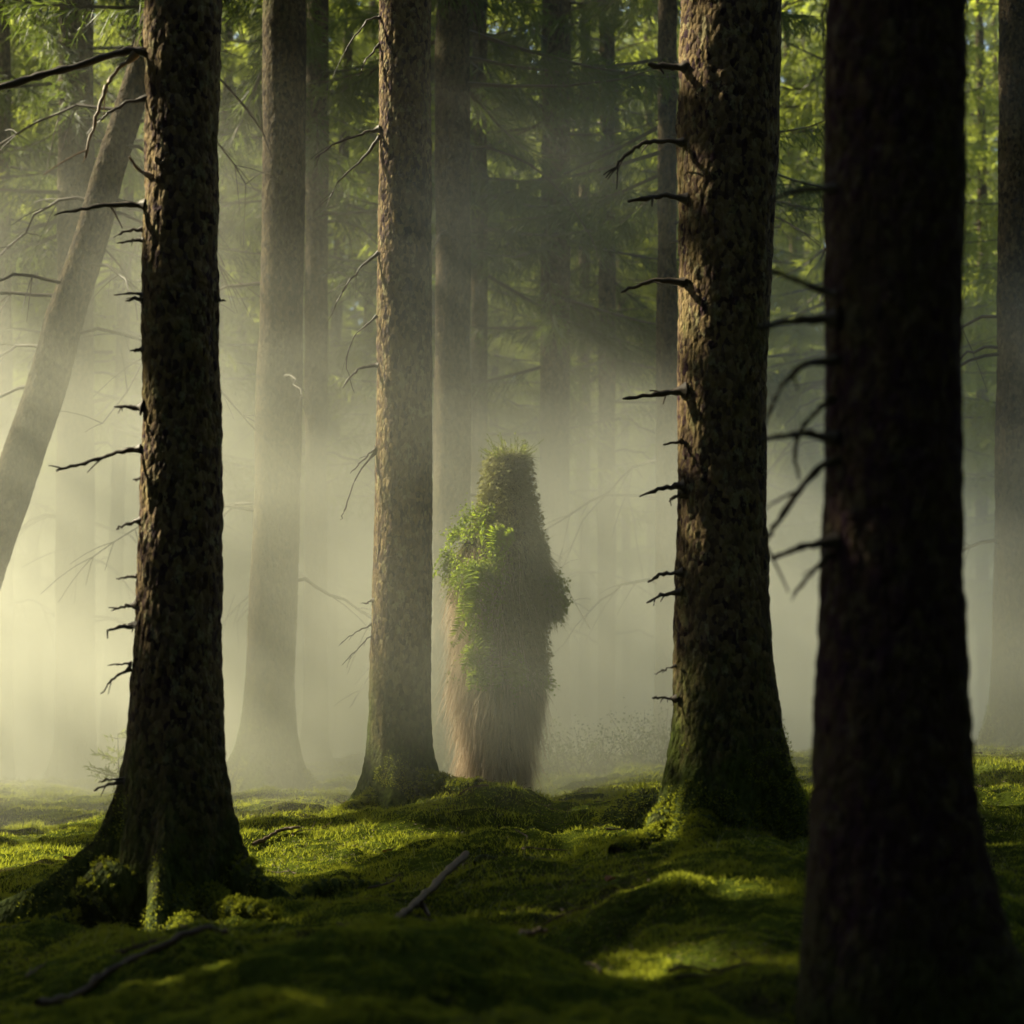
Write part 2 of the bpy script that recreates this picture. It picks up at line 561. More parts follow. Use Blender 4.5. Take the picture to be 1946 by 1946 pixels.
# ------------------------------------------------------------------ spruce crown
def crown(rngl, origin, z0, z1, r0, per_m, step, width, fine_below=0, narrow=1.0, low=0.0):
    """boughs with hanging twigs between heights z0 and z1; returns an Acc in local coordinates"""
    acc = Acc()
    nb = max(6, int((z1 - z0) * per_m))
    zb = np.sort(rngl.uniform(0, 1, nb) ** 1.15) * (z1 - z0) + z0
    rel = (zb - z0) / (z1 - z0)
    L = (r0 * (1 - rel) ** .8 * rngl.uniform(.55, 1.1, nb) + .15) * narrow
    az = rngl.uniform(0, 2 * math.pi, nb)
    sl = rngl.uniform(-.45, -.05, nb) + rel * .6
    bd = np.c_[np.cos(az), np.sin(az), np.zeros(nb)]

    def along(t, L, bd, sl, zb):
        h = L * t
        return np.c_[bd[:, 0] * h, bd[:, 1] * h, zb + sl * h + .16 * L * t * t * t]
    # limbs
    for k in range(nb):
        t = np.linspace(0, 1, 5)
        path = along(t, np.full(5, L[k]), np.repeat(bd[k:k + 1], 5, 0), np.full(5, sl[k]), np.full(5, zb[k]))
        V, F = tube(path, np.linspace(.010 + .006 * L[k], .003, 5), 3)
        keep = carve(V[F].mean(1) + origin, low)
        acc.add(V, F[keep], 1)
    stp = np.where(zb < fine_below, step * .24, step)
    cnt = np.maximum(4, (L / stp).astype(int)) * 2
    idx = np.repeat(np.arange(nb), cnt)
    n = len(idx)
    t = rngl.uniform(.12, 1, n)
    base = along(t, L[idx], bd[idx], sl[idx], zb[idx])
    side = np.c_[-bd[idx, 1], bd[idx, 0], np.zeros(n)] * rngl.choice([-1, 1], n)[:, None]
    d = bd[idx] * rngl.uniform(.2, .9, n)[:, None] + side * rngl.uniform(.1, .9, n)[:, None]
    d[:, 2] += rngl.uniform(-1.4, .05, n)
    d = norm(d)
    ln = rngl.uniform(.14, .36, n) * (1.15 - .5 * t)
    wv = np.where(zb[idx] < fine_below, width * .22, width)
    tip = base + d * ln[:, None]
    keep = carve((base + tip) / 2 + origin, low)
    base, tip, wv, d, ln = base[keep], tip[keep], wv[keep], d[keep], ln[keep]
    V, F = kites(base, tip, wv, rngl)
    acc.add(V, F, 0)
    # side sprigs of each twig
    for q in (.35, .6, .8):
        b2 = base + d * (ln * q)[:, None]
        d2 = norm(d + rngl.normal(size=d.shape) * .7 + np.array([0, 0, -.3]))
        V, F = kites(b2, b2 + d2 * (ln * rngl.uniform(.3, .55, len(ln)))[:, None], wv * .8, rngl)
        acc.add(V, F, 0)
    return acc


# ------------------------------------------------------------------ spruce trunk
def trunk_mesh(name, parent, rows, D, ztop, roots, sides, dz, amp, mat, tip_r=.03, seed=0, flare=.5, cover=0):
    """rows: (row, left, right) pixel outline of the stem at distance D, turned into a round stem of real size"""
    base = np.array(parent.location)
    rows = sorted(rows, key=lambda r: -r[0])
    c = np.array([P((r[1] + r[2]) / 2, r[0], D) for r in rows])
    rad = np.array([(r[2] - r[1]) / 2 / FPX * D / math.cos(PITCH) * .985 for r in rows])
    zv = c[-1, 2]
    zs = np.r_[np.arange(base[2] - .45, zv + .15, dz), np.linspace(zv + .3, ztop, 10)]
    z_in = c[:, 2]
    lo = np.polyfit(z_in[:2], c[:2, 0], 1) if len(z_in) > 1 else None
    hi = np.polyfit(z_in[-2:], c[-2:, 0], 1)
    cx = np.interp(zs, z_in, c[:, 0])
    cx = np.where(zs < z_in[0], np.polyval(lo, zs), cx)
    cx = np.where(zs > z_in[-1], np.polyval(hi, zs), cx)
    cyy = np.full(len(zs), D)
    rr = np.interp(zs, z_in, rad)
    up = zs > zv
    rr[up] = np.interp(zs[up], [zv, ztop], [rad[-1], tip_r])
    th = np.arange(sides) * 2 * math.pi / sides
    h = zs - base[2]
    rt = np.repeat(rr[:, None], sides, 1)
    hh = np.maximum(h, -.02)[:, None]
    for a, reach, w, hk in roots:
        da = (th - R(a) + math.pi) % (2 * math.pi) - math.pi
        rt = rt + reach * np.exp(-hh / hk) * np.exp(-(da / w) ** 2)[None, :]
    nzr = fbm(np.stack([np.cos(th) * 2.2 + seed, np.sin(th) * 2.2, 0 * th], 1), 3, 13)
    rt = rt * (1 + np.exp(-hh / .22) * (.30 * nzr)[None, :])
    rt = rt + flare * rr[:, None] * np.exp(-hh / .16)
    X = cx[:, None] + rt * np.cos(th)[None, :]
    Y = cyy[:, None] + rt * np.sin(th)[None, :]
    Z = np.repeat(zs[:, None], sides, 1)
    V = np.stack([X, Y, Z], -1).reshape(-1, 3)
    nrm = np.stack([np.repeat(np.cos(th)[None], len(zs), 0), np.repeat(np.sin(th)[None], len(zs), 0), np.zeros_like(Z)], -1).reshape(-1, 3)
    q = V + seed * 3.7
    f1, cid = worley(q * np.array([40, 40, 22]))
    crk = np.clip(1 - np.abs(vnoise(q * np.array([17, 17, 3.2]), 62)) / .10, 0, 1) * np.clip(vnoise(q * np.array([3, 3, 1.2]), 63) + .5, 0, 1)
    disp = -amp * .9 * crk + amp * (1.1 * (.75 - f1) + .9 * (cid - .5)) + amp * 1.6 * fbm(q * np.array([9, 9, 5]), 3, 60) + amp * 2.2 * vnoise(q * np.array([2.5, 2.5, 1.6]), 66)
    V = V + nrm * disp[:, None] - base
    n = len(zs)
    i = np.arange(n - 1)[:, None] * sides
    j = np.arange(sides)[None, :]
    j2 = (j + 1) % sides
    F = np.stack([i + j, i + j2, i + sides + j2, i + sides + j], -1).reshape(-1, 4)
    o = mesh_np(name, V, F, mat, parent, smooth=True)
    if cover:
        rl = np.random.default_rng(seed + 50)
        pz = V[:, 2]
        wgt = np.clip(1 - (pz + .05) / cover, 0, 1) * (pz > -.12) * (fbm(V * 4.5 + seed, 3, 14) > -.15 + .5 * np.clip(pz / cover, 0, 1))
        wgt = wgt * np.linalg.norm(V[:, :2] - np.c_[cx.repeat(sides) - base[0], np.zeros(len(V))], axis=1)
        k = rl.choice(len(V), 20000, p=wgt / wgt.sum())
        p = V[k] + rl.normal(size=(len(k), 3)) * .006
        d = norm(nrm[k] * .8 + np.array([0, 0, .35]) + rl.normal(size=(len(k), 3)) * .5)
        mesh_np("moss_cover", *kites(p, p + d * rl.uniform(.006, .017, len(k))[:, None], rl.uniform(.003, .006, len(k)), rl), M_MOSSLEAF, parent)
    return o, (zs, cx, rr)


def branch(parent, pts, D, r0, r1, mat, twigs=0, seed=0, dy=0.0, label=None, sides=6):
    """a dead limb along pixel points at distance D (dy bends it towards or away)"""
    rl = np.random.default_rng(seed + 900)
    base = np.array(parent.location)
    p = np.array([P(a, b, D + dy * k / max(1, len(pts) - 1)) for k, (a, b) in enumerate(pts)])
    t0 = np.linspace(0, 1, len(p))
    t = np.linspace(0, 1, max(9, 4 * len(p)))
    q = np.stack([np.interp(t, t0, p[:, k]) for k in range(3)], 1)
    for _ in range(2):
        q[1:-1] = (q[:-2] + 2 * q[1:-1] + q[2:]) / 4
    k = D / FPX
    q[1:] += rl.normal(size=(len(q) - 1, 3)) * k * 1.1
    rad = np.linspace(r0, r1, len(q)) * k * (1 + .18 * rl.normal(size=len(q)).clip(-1.5, 1.5))
    rad[:3] *= np.array([2.3, 1.6, 1.2])
    rad[-1] *= .6
    acc = Acc()
    acc.add(*tube(q - base, rad, sides))
    for s in range(twigs + int(rl.integers(0, 3))):
        a = q[rl.integers(len(q) // 3, len(q))]
        d = norm((q[-1] - q[0]) + rl.normal(size=3) * np.linalg.norm(q[-1] - q[0]) * .8 + np.array([0, 0, -.25]) * np.linalg.norm(q[-1] - q[0]))
        ln = rl.uniform(.12, .4) * np.linalg.norm(q[-1] - q[0])
        tt = np.linspace(0, 1, 5)[:, None]
        acc.add(*tube(a + d * ln * tt + np.array([0, 0, -.2]) * ln * tt * tt - base, np.linspace(r1 * .8, r1 * .4, 5) * k, 3))
    o = acc.build("branch", mat, parent, smooth=True)
    if label: o["label"] = label
    return o


def dead_limbs(parent, stem, D, zlo, zhi, n, rl, mat=None, lmax=1.3):
    """bare lower limbs of a standing spruce, each a mesh of its own"""
    zs, cx, rr = stem
    base = np.array(parent.location)
    for k in range(n):
        z = rl.uniform(zlo, zhi)
        x = np.interp(z, zs, cx)
        r = np.interp(z, zs, rr)
        az = rl.choice([0, math.pi]) + rl.normal() * .7
        L = rl.uniform(.35, lmax)
        t = np.linspace(0, 1, 9)
        d = np.array([math.cos(az), math.sin(az), 0])
        up = rl.uniform(-.15, .45)
        path = np.array([x, D, z]) + d * (r * .7 + L * t)[:, None] + np.array([0, 0, 1.0]) * (up * L * t - rl.uniform(.5, 1.1) * L * t * t)[:, None]
        path[1:] += rl.normal(size=(8, 3)) * .012
        acc = Acc()
        acc.add(*tube(path - base, np.linspace(.013, .004, 9), 4))
        for s in range(int(L * 9)):
            i = rl.integers(2, 9)
            dd = norm(d * rl.uniform(.2, 1) + rl.normal(size=3) * .5 + np.array([0, 0, -.45]))
            ln = rl.uniform(.12, .4)
            tt = np.linspace(0, 1, 4)[:, None]
            acc.add(*tube(path[i] + dd * ln * tt + np.array([0, 0, -.25]) * ln * tt * tt - base, np.linspace(.004, .002, 4), 3))
        acc.build("branch", mat or M_TWIG, parent, smooth=True)


GR = "spruce trees of the wood"


def spruce(label, rows, D, roots, sides=64, dz=.02, amp=.004, mat=None, base_row=None, ztop=18, crown_z=None, crown_r=2.2, seed=1, dense=6, step=.14, width=.085, flare=.5, fine=0, group=GR, cover=0):
    rows_s = sorted(rows, key=lambda r: -r[0])
    c = P((rows_s[0][1] + rows_s[0][2]) / 2, rows_s[0][0], D)
    bz = P(0, base_row, D)[2] if base_row else gz1(c[0], D)
    t = thing("spruce_tree", label, "tree", (c[0], D, bz), group)
    rl = np.random.default_rng(seed)
    tr, stem = trunk_mesh("trunk", t, rows, D, ztop, roots, sides, dz, amp, mat or M_BARK_FAR, seed=seed, flare=flare, cover=cover)
    if crown_z:
        a = crown(rl, np.array(t.location), crown_z - bz, ztop + .4 - bz, crown_r, dense, step, width, fine_below=fine, low=.37 * D + 1.4)
        # crowns of leaning stems follow the stem
        off = np.interp(np.concatenate(a.v)[:, 2] + bz, stem[0], stem[1]) - t.location[0]
        Vc = np.concatenate(a.v); Vc[:, 0] += off
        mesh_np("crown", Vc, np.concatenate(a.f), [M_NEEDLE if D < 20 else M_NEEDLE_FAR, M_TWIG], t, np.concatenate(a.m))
    return t, stem, rl


#TREES-BEGIN
# ---- the four stems near the camera
tA, sA, rA = spruce("thick dark spruce at the left with broken branch stubs and spreading mossy roots",
    [(1800, 245, 425), (1680, 226, 430), (1560, 237, 428), (1400, 246, 420), (1200, 254, 418), (1000, 262, 419), (800, 268, 421), (600, 270, 421), (300, 273, 420), (0, 277, 420)],
    6.8, [(180, 1.1, .17, .155), (218, .14, .2, .12), (272, .46, .17, .18), (354, .95, .16, .13), (312, .16, .2, .12), (30, .2, .5, .12), (100, .3, .6, .1)],
    sides=200, dz=.0065, amp=.0055, mat=M_BARK, base_row=1800, ztop=19, crown_z=7.5, crown_r=2.4, seed=3, flare=.15, cover=.75)
k = 0
for pts, r0, r1, tw in (
    ([(300, 112), (278, 100), (245, 95), (185, 112), (100, 138), (40, 155), (-40, 178)], 9, 6, 0),
    ([(280, 187), (240, 195), (205, 215), (186, 230)], 4, 2, 0), ([(275, 390), (235, 388), (190, 391), (132, 402)], 6, 3.5, 1),
    ([(275, 435), (250, 437), (224, 446)], 4, 2, 0), ([(275, 456), (250, 457), (222, 461)], 4, 1.5, 0), ([(275, 562), (255, 556), (214, 560)], 4, 1.2, 0),
    ([(275, 570), (255, 566), (237, 573)], 5, 2, 1), ([(272, 664), (262, 664), (248, 667)], 4, 2, 0), ([(270, 775), (240, 773), (216, 771)], 6, 2, 3),
    ([(268, 853), (235, 856), (190, 871), (150, 883), (107, 893)], 5.5, 2.5, 1), ([(285, 908), (268, 908), (253, 912)], 5, 2, 1),
    ([(265, 990), (240, 995), (221, 1006)], 4, 2, 0), ([(262, 1095), (240, 1096), (219, 1100)], 3.5, 1.5, 0), ([(260, 1150), (238, 1151), (218, 1158)], 4.5, 2.5, 0),
    ([(256, 1190), (230, 1191), (203, 1199)], 5, 3, 0), ([(250, 1262), (230, 1262), (204, 1264)], 3, 1, 0), ([(250, 1270), (225, 1282), (205, 1300), (191, 1320)], 3.5, 1.5, 0),
    ([(240, 1480), (210, 1481), (186, 1486)], 3.2, 1.6, 0), ([(238, 1487), (205, 1491), (178, 1503)], 3.4, 2, 0), ([(415, 570), (432, 571)], 3, 1, 0)):
    branch(tA, pts, 6.75, r0, r1, M_TWIG, tw, k); k += 1
branch(tA, [(258, 102), (225, 130), (205, 155), (190, 200), (175, 250), (158, 310)], 6.75, 5, 2.5, M_TWIG_PALE, 1, 77, label="pale bare hanging limb")
branch(tA, [(290, 335), (262, 322), (245, 297)], 6.72, 5, 3, M_TWIG_PALE, 0, 78, label="pale broken stub")
branch(tA, [(296, 305), (303, 312), (314, 303)], 6.66, 4, 2, M_TWIG_PALE, 0, 79, label="pale broken stub")

tB, sB, rB = spruce("straight grey spruce left of the shaggy figure standing on the moss mound",
    [(1560, 686, 822), (1500, 695, 822), (1400, 700, 820), (1200, 706, 820), (1000, 711, 821), (700, 715, 822), (300, 718, 822), (0, 719, 822)],
    9.8, [(190, .10, .5, .12), (355, .22, .5, .10), (270, .10, .5, .12), (80, .2, .5, .1)], sides=150, dz=.009, amp=.004, mat=M_BARK, base_row=1535, ztop=20, crown_z=8, crown_r=2.2, seed=5, flare=.05, cover=.35)
for pts, r0, r1, tw in (
    ([(720, 695), (685, 697), (668, 712), (650, 738)], 3, 1.5, 0), ([(716, 852), (690, 872), (664, 902)], 2.6, 1.2, 0), ([(716, 858), (680, 897), (655, 968), (647, 988)], 2.2, 1, 0),
    ([(712, 1142), (702, 1143), (691, 1149)], 3, 1.2, 0), ([(722, 33), (700, 36), (668, 77), (650, 110)], 2.2, 1.2, 1), ([(722, 83), (697, 110), (682, 144)], 2, 1, 0),
    ([(722, 245), (690, 254), (640, 270), (600, 300)], 3.5, 1.5, 4), ([(722, 258), (690, 302), (650, 337), (620, 382)], 3, 1.2, 4), ([(720, 480), (680, 512), (650, 556), (630, 600)], 2.6, 1, 4),
    ([(715, 1180), (680, 1200), (645, 1225)], 1.8, .8, 1), ([(715, 1200), (685, 1225), (650, 1265)], 1.8, .8, 1), ([(716, 600), (670, 640), (655, 690), (672, 745)], 1.6, .8, 0)):
    branch(tB, pts, 9.75, r0, r1, M_TWIG, tw, k); k += 1

tC, sC, rC = spruce("dark spruce right of the shaggy figure with short black branch stubs and flared mossy foot",
    [(1640, 1262, 1500), (1560, 1266, 1490), (1480, 1270, 1482), (1400, 1276, 1474), (1200, 1282, 1466), (1000, 1286, 1458), (800, 1288, 1456), (600, 1288, 1464), (300, 1288, 1478), (0, 1289, 1486)],
    7.2, [(190, .15, .35, .18), (235, .20, .3, .13), (285, .10, .3, .12), (345, .16, .36, .24), (30, .2, .5, .15), (120, .2, .5, .15)], sides=200, dz=.007, amp=.0055, mat=M_BARK, base_row=1612, ztop=20, crown_z=8, crown_r=2.4, seed=8, flare=.08, cover=.55)
for pts, r0, r1, tw in (
    ([(1305, 128), (1270, 127), (1228, 122)], 7, 5, 1), ([(1300, 270), (1262, 268), (1222, 270), (1192, 292), (1165, 322)], 5.5, 3, 4),
    ([(1305, 378), (1268, 370), (1235, 377), (1194, 383)], 6, 4, 2), ([(1300, 537), (1250, 533), (1220, 540), (1180, 557)], 6.5, 3, 0),
    ([(1300, 743), (1255, 748), (1183, 758)], 8, 3, 0), ([(1298, 838), (1280, 841), (1260, 846)], 4, 2, 0), ([(1300, 923), (1255, 927), (1214, 943)], 7, 2.5, 0),
    ([(1298, 938), (1282, 944), (1271, 952)], 5, 2, 0), ([(1298, 1088), (1255, 1091), (1228, 1108)], 5, 2.5, 0), ([(1296, 1125), (1258, 1130), (1230, 1146)], 5, 2.5, 0),
    ([(1285, 1328), (1262, 1327), (1237, 1325)], 3.5, 2, 0), ([(1285, 1265), (1262, 1272), (1244, 1281)], 2, 1, 2)):
    branch(tC, pts, 7.12, r0, r1, M_TWIG, tw, k); k += 1

tD, sD, rD = spruce("blurred black spruce at the right front, widest of all the stems",
    [(1946, 1520, 1850), (1850, 1524, 1846), (1700, 1534, 1840), (1500, 1546, 1834), (1300, 1552, 1832), (1000, 1556, 1830), (700, 1562, 1828), (300, 1566, 1830), (0, 1568, 1832)],
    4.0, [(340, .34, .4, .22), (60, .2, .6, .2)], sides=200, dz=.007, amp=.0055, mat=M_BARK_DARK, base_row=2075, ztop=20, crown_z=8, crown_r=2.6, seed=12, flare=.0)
for pts, r0, r1, tw in (
    ([(1585, 358), (1530, 360), (1490, 368), (1455, 386)], 7, 4, 0), ([(1585, 560), (1530, 540), (1490, 522), (1455, 512)], 6, 4, 0), ([(1585, 606), (1530, 606), (1490, 612), (1440, 624)], 9, 6, 0),
    ([(1590, 682), (1530, 690), (1495, 720), (1470, 760), (1450, 815)], 7, 4, 0), ([(1585, 835), (1540, 823), (1500, 826), (1440, 836)], 9, 5, 0), ([(1580, 755), (1548, 785), (1520, 818), (1508, 870), (1520, 912)], 6, 3, 0),
    ([(1640, 868), (1590, 871), (1555, 888), (1510, 942), (1465, 1010), (1442, 1045)], 9, 5, 0), ([(1590, 1028), (1530, 1036), (1465, 1063)], 9, 6, 0), ([(1580, 1050), (1545, 1085), (1508, 1132)], 6, 3, 0)):
    branch(tD, pts, 3.93, r0, r1, M_TWIG, tw, k); k += 1

# ---- stems standing in the mist
MID = [
    ("slender spruce in the mist with a sunlit left edge and a bright mossy foot", [(1500, 462, 562), (1300, 466, 560), (1000, 479, 570), (650, 491, 576), (300, 498, 581), (0, 500, 582)], 12.5, [(185, .22, .5, .2), (280, .1, .5, .15), (0, .06, .6, .15)], 1500, 5, 5),
    ("faint grey spruce just behind and right of the slender sunlit one", [(1450, 577, 622), (800, 579, 622), (0, 582, 626)], 16, [(180, .08, .6, .15)], None, 4.6, 6),
    ("dark spruce close against the right edge of the straight grey one", [(1450, 822, 896), (800, 824, 895), (0, 827, 894)], 13.5, [(200, .06, .6, .15)], None, 5.0, 4),
    ("thin brown spruce between the dark stem and the bright gap", [(1450, 896, 926), (700, 897, 926), (0, 897, 926)], 17, [(200, .06, .6, .15)], None, 4.6, 6),
    ("dark spruce above the shaggy figure with low green boughs", [(1450, 1022, 1082), (700, 1026, 1083), (0, 1030, 1086)], 17, [(200, .06, .6, .15)], None, 3.6, 5),
    ("thin far spruce between two dark ones above the figure", [(1450, 1101, 1121), (700, 1101, 1121), (0, 1102, 1120)], 23, [(200, .06, .6, .15)], None, 5, 3),
    ("dark spruce with hanging green boughs near the top right of the figure", [(1450, 1136, 1170), (700, 1137, 1170), (0, 1139, 1169)], 19, [(200, .06, .6, .15)], None, 3.7, 5),
    ("pale sided spruce half hidden by the dark one with black stubs", [(1450, 1244, 1290), (700, 1247, 1288), (0, 1250, 1287)], 14.5, [(200, .06, .6, .15)], None, 4.6, 8),
    ("brown spruce cut by the right edge of the picture with a mossy foot", [(1430, 1884, 1968), (1200, 1887, 1962), (700, 1893, 1962), (0, 1899, 1964)], 12.6, [(200, .06, .6, .15), (330, .2, .5, .2)], 1432, 7, 6),
    ("spruce behind the leaning trunk at the far left", [(1450, 106, 180), (700, 108, 179), (0, 112, 178)], 16, [(200, .06, .6, .15)], None, 4.6, 16),
    ("dark spruce cut by the left edge of the picture", [(1450, -28, 24), (700, -28, 22), (0, -26, 20)], 17, [(200, .06, .6, .15)], None, 5.5, 6),
]
for q, (lab, rows, D, roots, brow, cz, nd) in enumerate(MID):
    t, st, rl = spruce(lab, rows, D, roots, sides=72, dz=.016, amp=.004, base_row=brow, crown_z=cz, crown_r=2.0, seed=40 + q, ztop=17 + q % 3, step=.11, width=.055, fine=9, cover=.5 if brow else 0)
    dead_limbs(t, st, D, 1.2, min(cz + .8, 5.5), nd, rl)
# the leaning stem
tN, sN, rN = spruce("leaning spruce sloping up to the right behind the thick dark one at the left",
    [(1450, -190, -100), (1150, -95, -10), (831, 15, 98), (715, 55, 134), (594, 88, 164), (504, 121, 192), (418, 150, 218), (322, 175, 240), (252, 200, 262), (100, 250, 308), (0, 276, 332)],
    12.2, [(200, .06, .6, .15)], sides=96, dz=.012, amp=.0035, crown_z=6.5, crown_r=1.5, seed=70, ztop=13, step=.11, width=.055, fine=9)
dead_limbs(tN, sN, 12.2, 2.2, 5.0, 14, rN)


def root_part(parent, pts, r0, r1, mat, seed=0):
    """a root running out over the floor, half sunk in the moss and grown over with it"""
    rl = np.random.default_rng(seed + 400)
    base = np.array(parent.location)
    p = np.array([P(*q) for q in pts])
    t = np.linspace(0, 1, 26)
    q = np.stack([np.interp(t, np.linspace(0, 1, len(p)), p[:, k]) for k in range(3)], 1)
    for _ in range(4): q[1:-1] = (q[:-2] + 2 * q[1:-1] + q[2:]) / 4
    rad = np.interp(t, [0, .5, 1], [r0, (r0 + r1) / 2.4, r1])
    g = gsurf(q[:, 0], q[:, 1])
    q[:, 2] = np.where(t < .25, np.maximum(q[:, 2] - rad * .6, g), g + rad * .15)
    for _ in range(3): q[1:-1, 2] = (q[:-2, 2] + 2 * q[1:-1, 2] + q[2:, 2]) / 4
    q[1:-1, :2] += rl.normal(size=(24, 2)) * .008
    V, F = tube(q, rad, 20)
    n = norm(V - np.repeat(q, 20, 0))
    V = V + n * (.22 * rad.repeat(20) * fbm(V * 9 + seed, 3, 15))[:, None]
    o = mesh_np("root", V - base, F, mat, parent, smooth=True)
    k = rl.choice(len(V), 4500, p=(lambda w: w / w.sum())(np.clip(n[:, 2] + .35, 0, 1) * rad.repeat(20)))
    pp = V[k] - base + rl.normal(size=(len(k), 3)) * .004
    mesh_np("moss_cover", *kites(pp, pp + norm(n[k] + rl.normal(size=(len(k), 3)) * .5) * rl.uniform(.005, .014, len(k))[:, None], rl.uniform(.003, .006, len(k)), rl), M_MOSSLEAF, o)


root_part(tA, [(430, 1640, 6.75), (500, 1692, 6.75), (590, 1712, 6.8), (720, 1724, 6.9)], .10, .03, M_BARK, 1)
root_part(tA, [(235, 1650, 6.7), (160, 1715, 6.65), (70, 1755, 6.6), (-40, 1780, 6.6)], .12, .05, M_BARK, 2)
root_part(tA, [(335, 1690, 6.6), (345, 1765, 6.4), (352, 1830, 6.15)], .075, .03, M_BARK, 3)
root_part(tA, [(400, 1690, 6.6), (460, 1765, 6.35), (520, 1800, 6.2)], .06, .02, M_BARK, 4)
root_part(tC, [(1285, 1540, 7.1), (1230, 1600, 6.95), (1170, 1640, 6.75)], .09, .03, M_BARK, 5)
root_part(tC, [(1330, 1570, 6.95), (1320, 1625, 6.7), (1290, 1660, 6.5)], .06, .02, M_BARK, 6)
root_part(tC, [(1470, 1530, 7.2), (1520, 1580, 7.1), (1580, 1600, 7.0)], .08, .03, M_BARK, 7)
root_part(tB, [(800, 1470, 9.7), (850, 1500, 9.55), (910, 1520, 9.4)], .09, .03, M_BARK, 8)
root_part(tB, [(715, 1500, 9.7), (680, 1540, 9.55), (640, 1556, 9.4)], .06, .02, M_BARK, 9)
#TREES-END

# ---- the wood behind
FAR_LABELS = ["thin spruce standing far back in the misty wood, one of many alike"]
placed = [(t.location[0], t.location[1]) for t in bpy.data.objects if t.name.startswith("spruce_tree")]
rf = np.random.default_rng(21)
nfar = 0
fixed = [(930, 30, .085), (1517, 29, .10), (1246, 27, .09), (466, 27, .10), (686, 28, .10), (1118, 31, .10), (80, 24, .09), (1860, 26, .1), (395, 24, .1), (1700, 25, .12)]
tries = 0
while nfar < 84 and tries < 5000:
    tries += 1
    if nfar < len(fixed):
        px, D, r = fixed[nfar]
        x = P(px, 900, D)[0]
    else:
        D = 18.5 + 42 * rf.uniform(0, 1) ** 1.5
        x = rf.uniform(-.36, .33) * D
        r = rf.uniform(.06, .13)
        if min((x - a) ** 2 + (D - b) ** 2 for a, b in placed) < 1.7: continue
    placed.append((x, D))
    z = gz1(x, D)
    t = thing("spruce_tree", FAR_LABELS[0], "tree", (x, D, z), "thin spruces far back in the wood")
    H = rf.uniform(14, 22)
    zs = np.r_[np.arange(-.4, 8, .12), np.linspace(8.2, H, 12)]
    lean = rf.normal(size=2) * .012
    path = np.c_[lean[0] * zs + .03 * np.sin(zs * .6 + r * 90), lean[1] * zs, zs]
    rad = np.interp(zs, [-.4, 0, .5, H], [r * 1.6, r * 1.45, r, .02]) * (1 + .05 * rf.normal(size=len(zs)))
    V, F = tube(path, rad, 12)
    mesh_np("trunk", V, F, M_BARK_FAR, t, smooth=True)
    a = crown(rf, np.array(t.location), rf.uniform(2.0, 5.0), H + .3, rf.uniform(1.9, 2.7), 7, .14 if D < 35 else .18, .08 if D < 35 else .13, fine_below=.37 * D + 1 if D < 33 else 0, low=.37 * D + 2.5)
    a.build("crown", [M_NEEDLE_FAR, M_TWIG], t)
    if D < 31:
        dead_limbs(t, (zs + z, path[:, 0] + x, rad), D, 1.0 + z, 5.0 + z, 6, rf)
    nfar += 1

# ---- the rest of the wood: too far to tell trees apart
rm = np.random.default_rng(5)
acc = Acc()
n = 70000
yy_ = rm.uniform(62, 76, n)
xx_ = rm.uniform(-30, 30, n)
zz_ = rm.uniform(0, 1, n) ** .8 * (27 + 4 * vnoise(np.c_[xx_ * .25, yy_ * .25, np.zeros(n)], 3))
b = np.c_[xx_, yy_, zz_]
d = norm(rm.normal(size=(n, 3)) + np.array([0, 0, -.8]))
V, F = kites(b, b + d * rm.uniform(.5, 1.3, n)[:, None], rm.uniform(.2, .5, n), rm)
acc.add(V, F, 0)
for k in range(70):
    x, y = rm.uniform(-28, 28), rm.uniform(60, 76)
    V, F = tube(np.array([[x, y, -.5], [x, y, 8], [x + .3, y, 20]]), [.16, .13, .03], 6)
    acc.add(V, F, 1)
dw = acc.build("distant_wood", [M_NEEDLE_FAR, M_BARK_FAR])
tag(dw, "far wood of spruces melting into one green mass behind the last trees", "wood", kind="stuff")

# ---- unseen ring of spruce sprays added behind the camera to block skylight
n = 60000
an = rm.uniform(R(182), R(405), n)
ra = rm.uniform(17, 22, n)
b = np.c_[ra * np.cos(an), ra * np.sin(an), rm.uniform(-.5, 23, n)]
d = norm(rm.normal(size=(n, 3)) + np.array([0, 0, -.8]))
V, F = kites(b, b + d * rm.uniform(.7, 1.3, n)[:, None], rm.uniform(.3, .6, n), rm)
keep = carve(b, 99)
tk = mesh_np("distant_wood", V, F[keep], M_NEEDLE)
tag(tk, "ring of spruce sprays added behind the viewer to keep out skylight", "wood", kind="stuff")

# ---- trees added outside the frame so their crowns shade the place
SHADE = []
rs = np.random.default_rng(33)
for gx_ in np.arange(-27, -4.5, 2.5):
    for gy_ in np.arange(3.5, 27, 2.6):
        x, y = gx_ + rs.uniform(-.8, .8), gy_ + rs.uniform(-.8, .8)
        if x > -.30 * y - 2.3: continue
        SHADE.append((x, y))
for x, y in ((3.2, 1.5), (-3.0, .5), (.5, -3.5), (-4.5, -4), (5, -3.0), (6.5, 4), (8, 9), (2.5, -7), (-2, -8), (9, 1), (-7.5, 1), (5.2, 7.5), (7.5, 14), (-5.2, 4.2), (-8, -3), (1.2, 1.0)):
    SHADE.append((x, y))
def conflicts(x, y):
    d = -SUN[:2] / SUN[2]
    q = OPEN[:, :2] - np.array([x, y])
    t = np.clip(q @ d / (d @ d), 0, 21)
    return (np.linalg.norm(q - t[:, None] * d, axis=1) < OPEN[:, 2] * .6 + .12).sum()


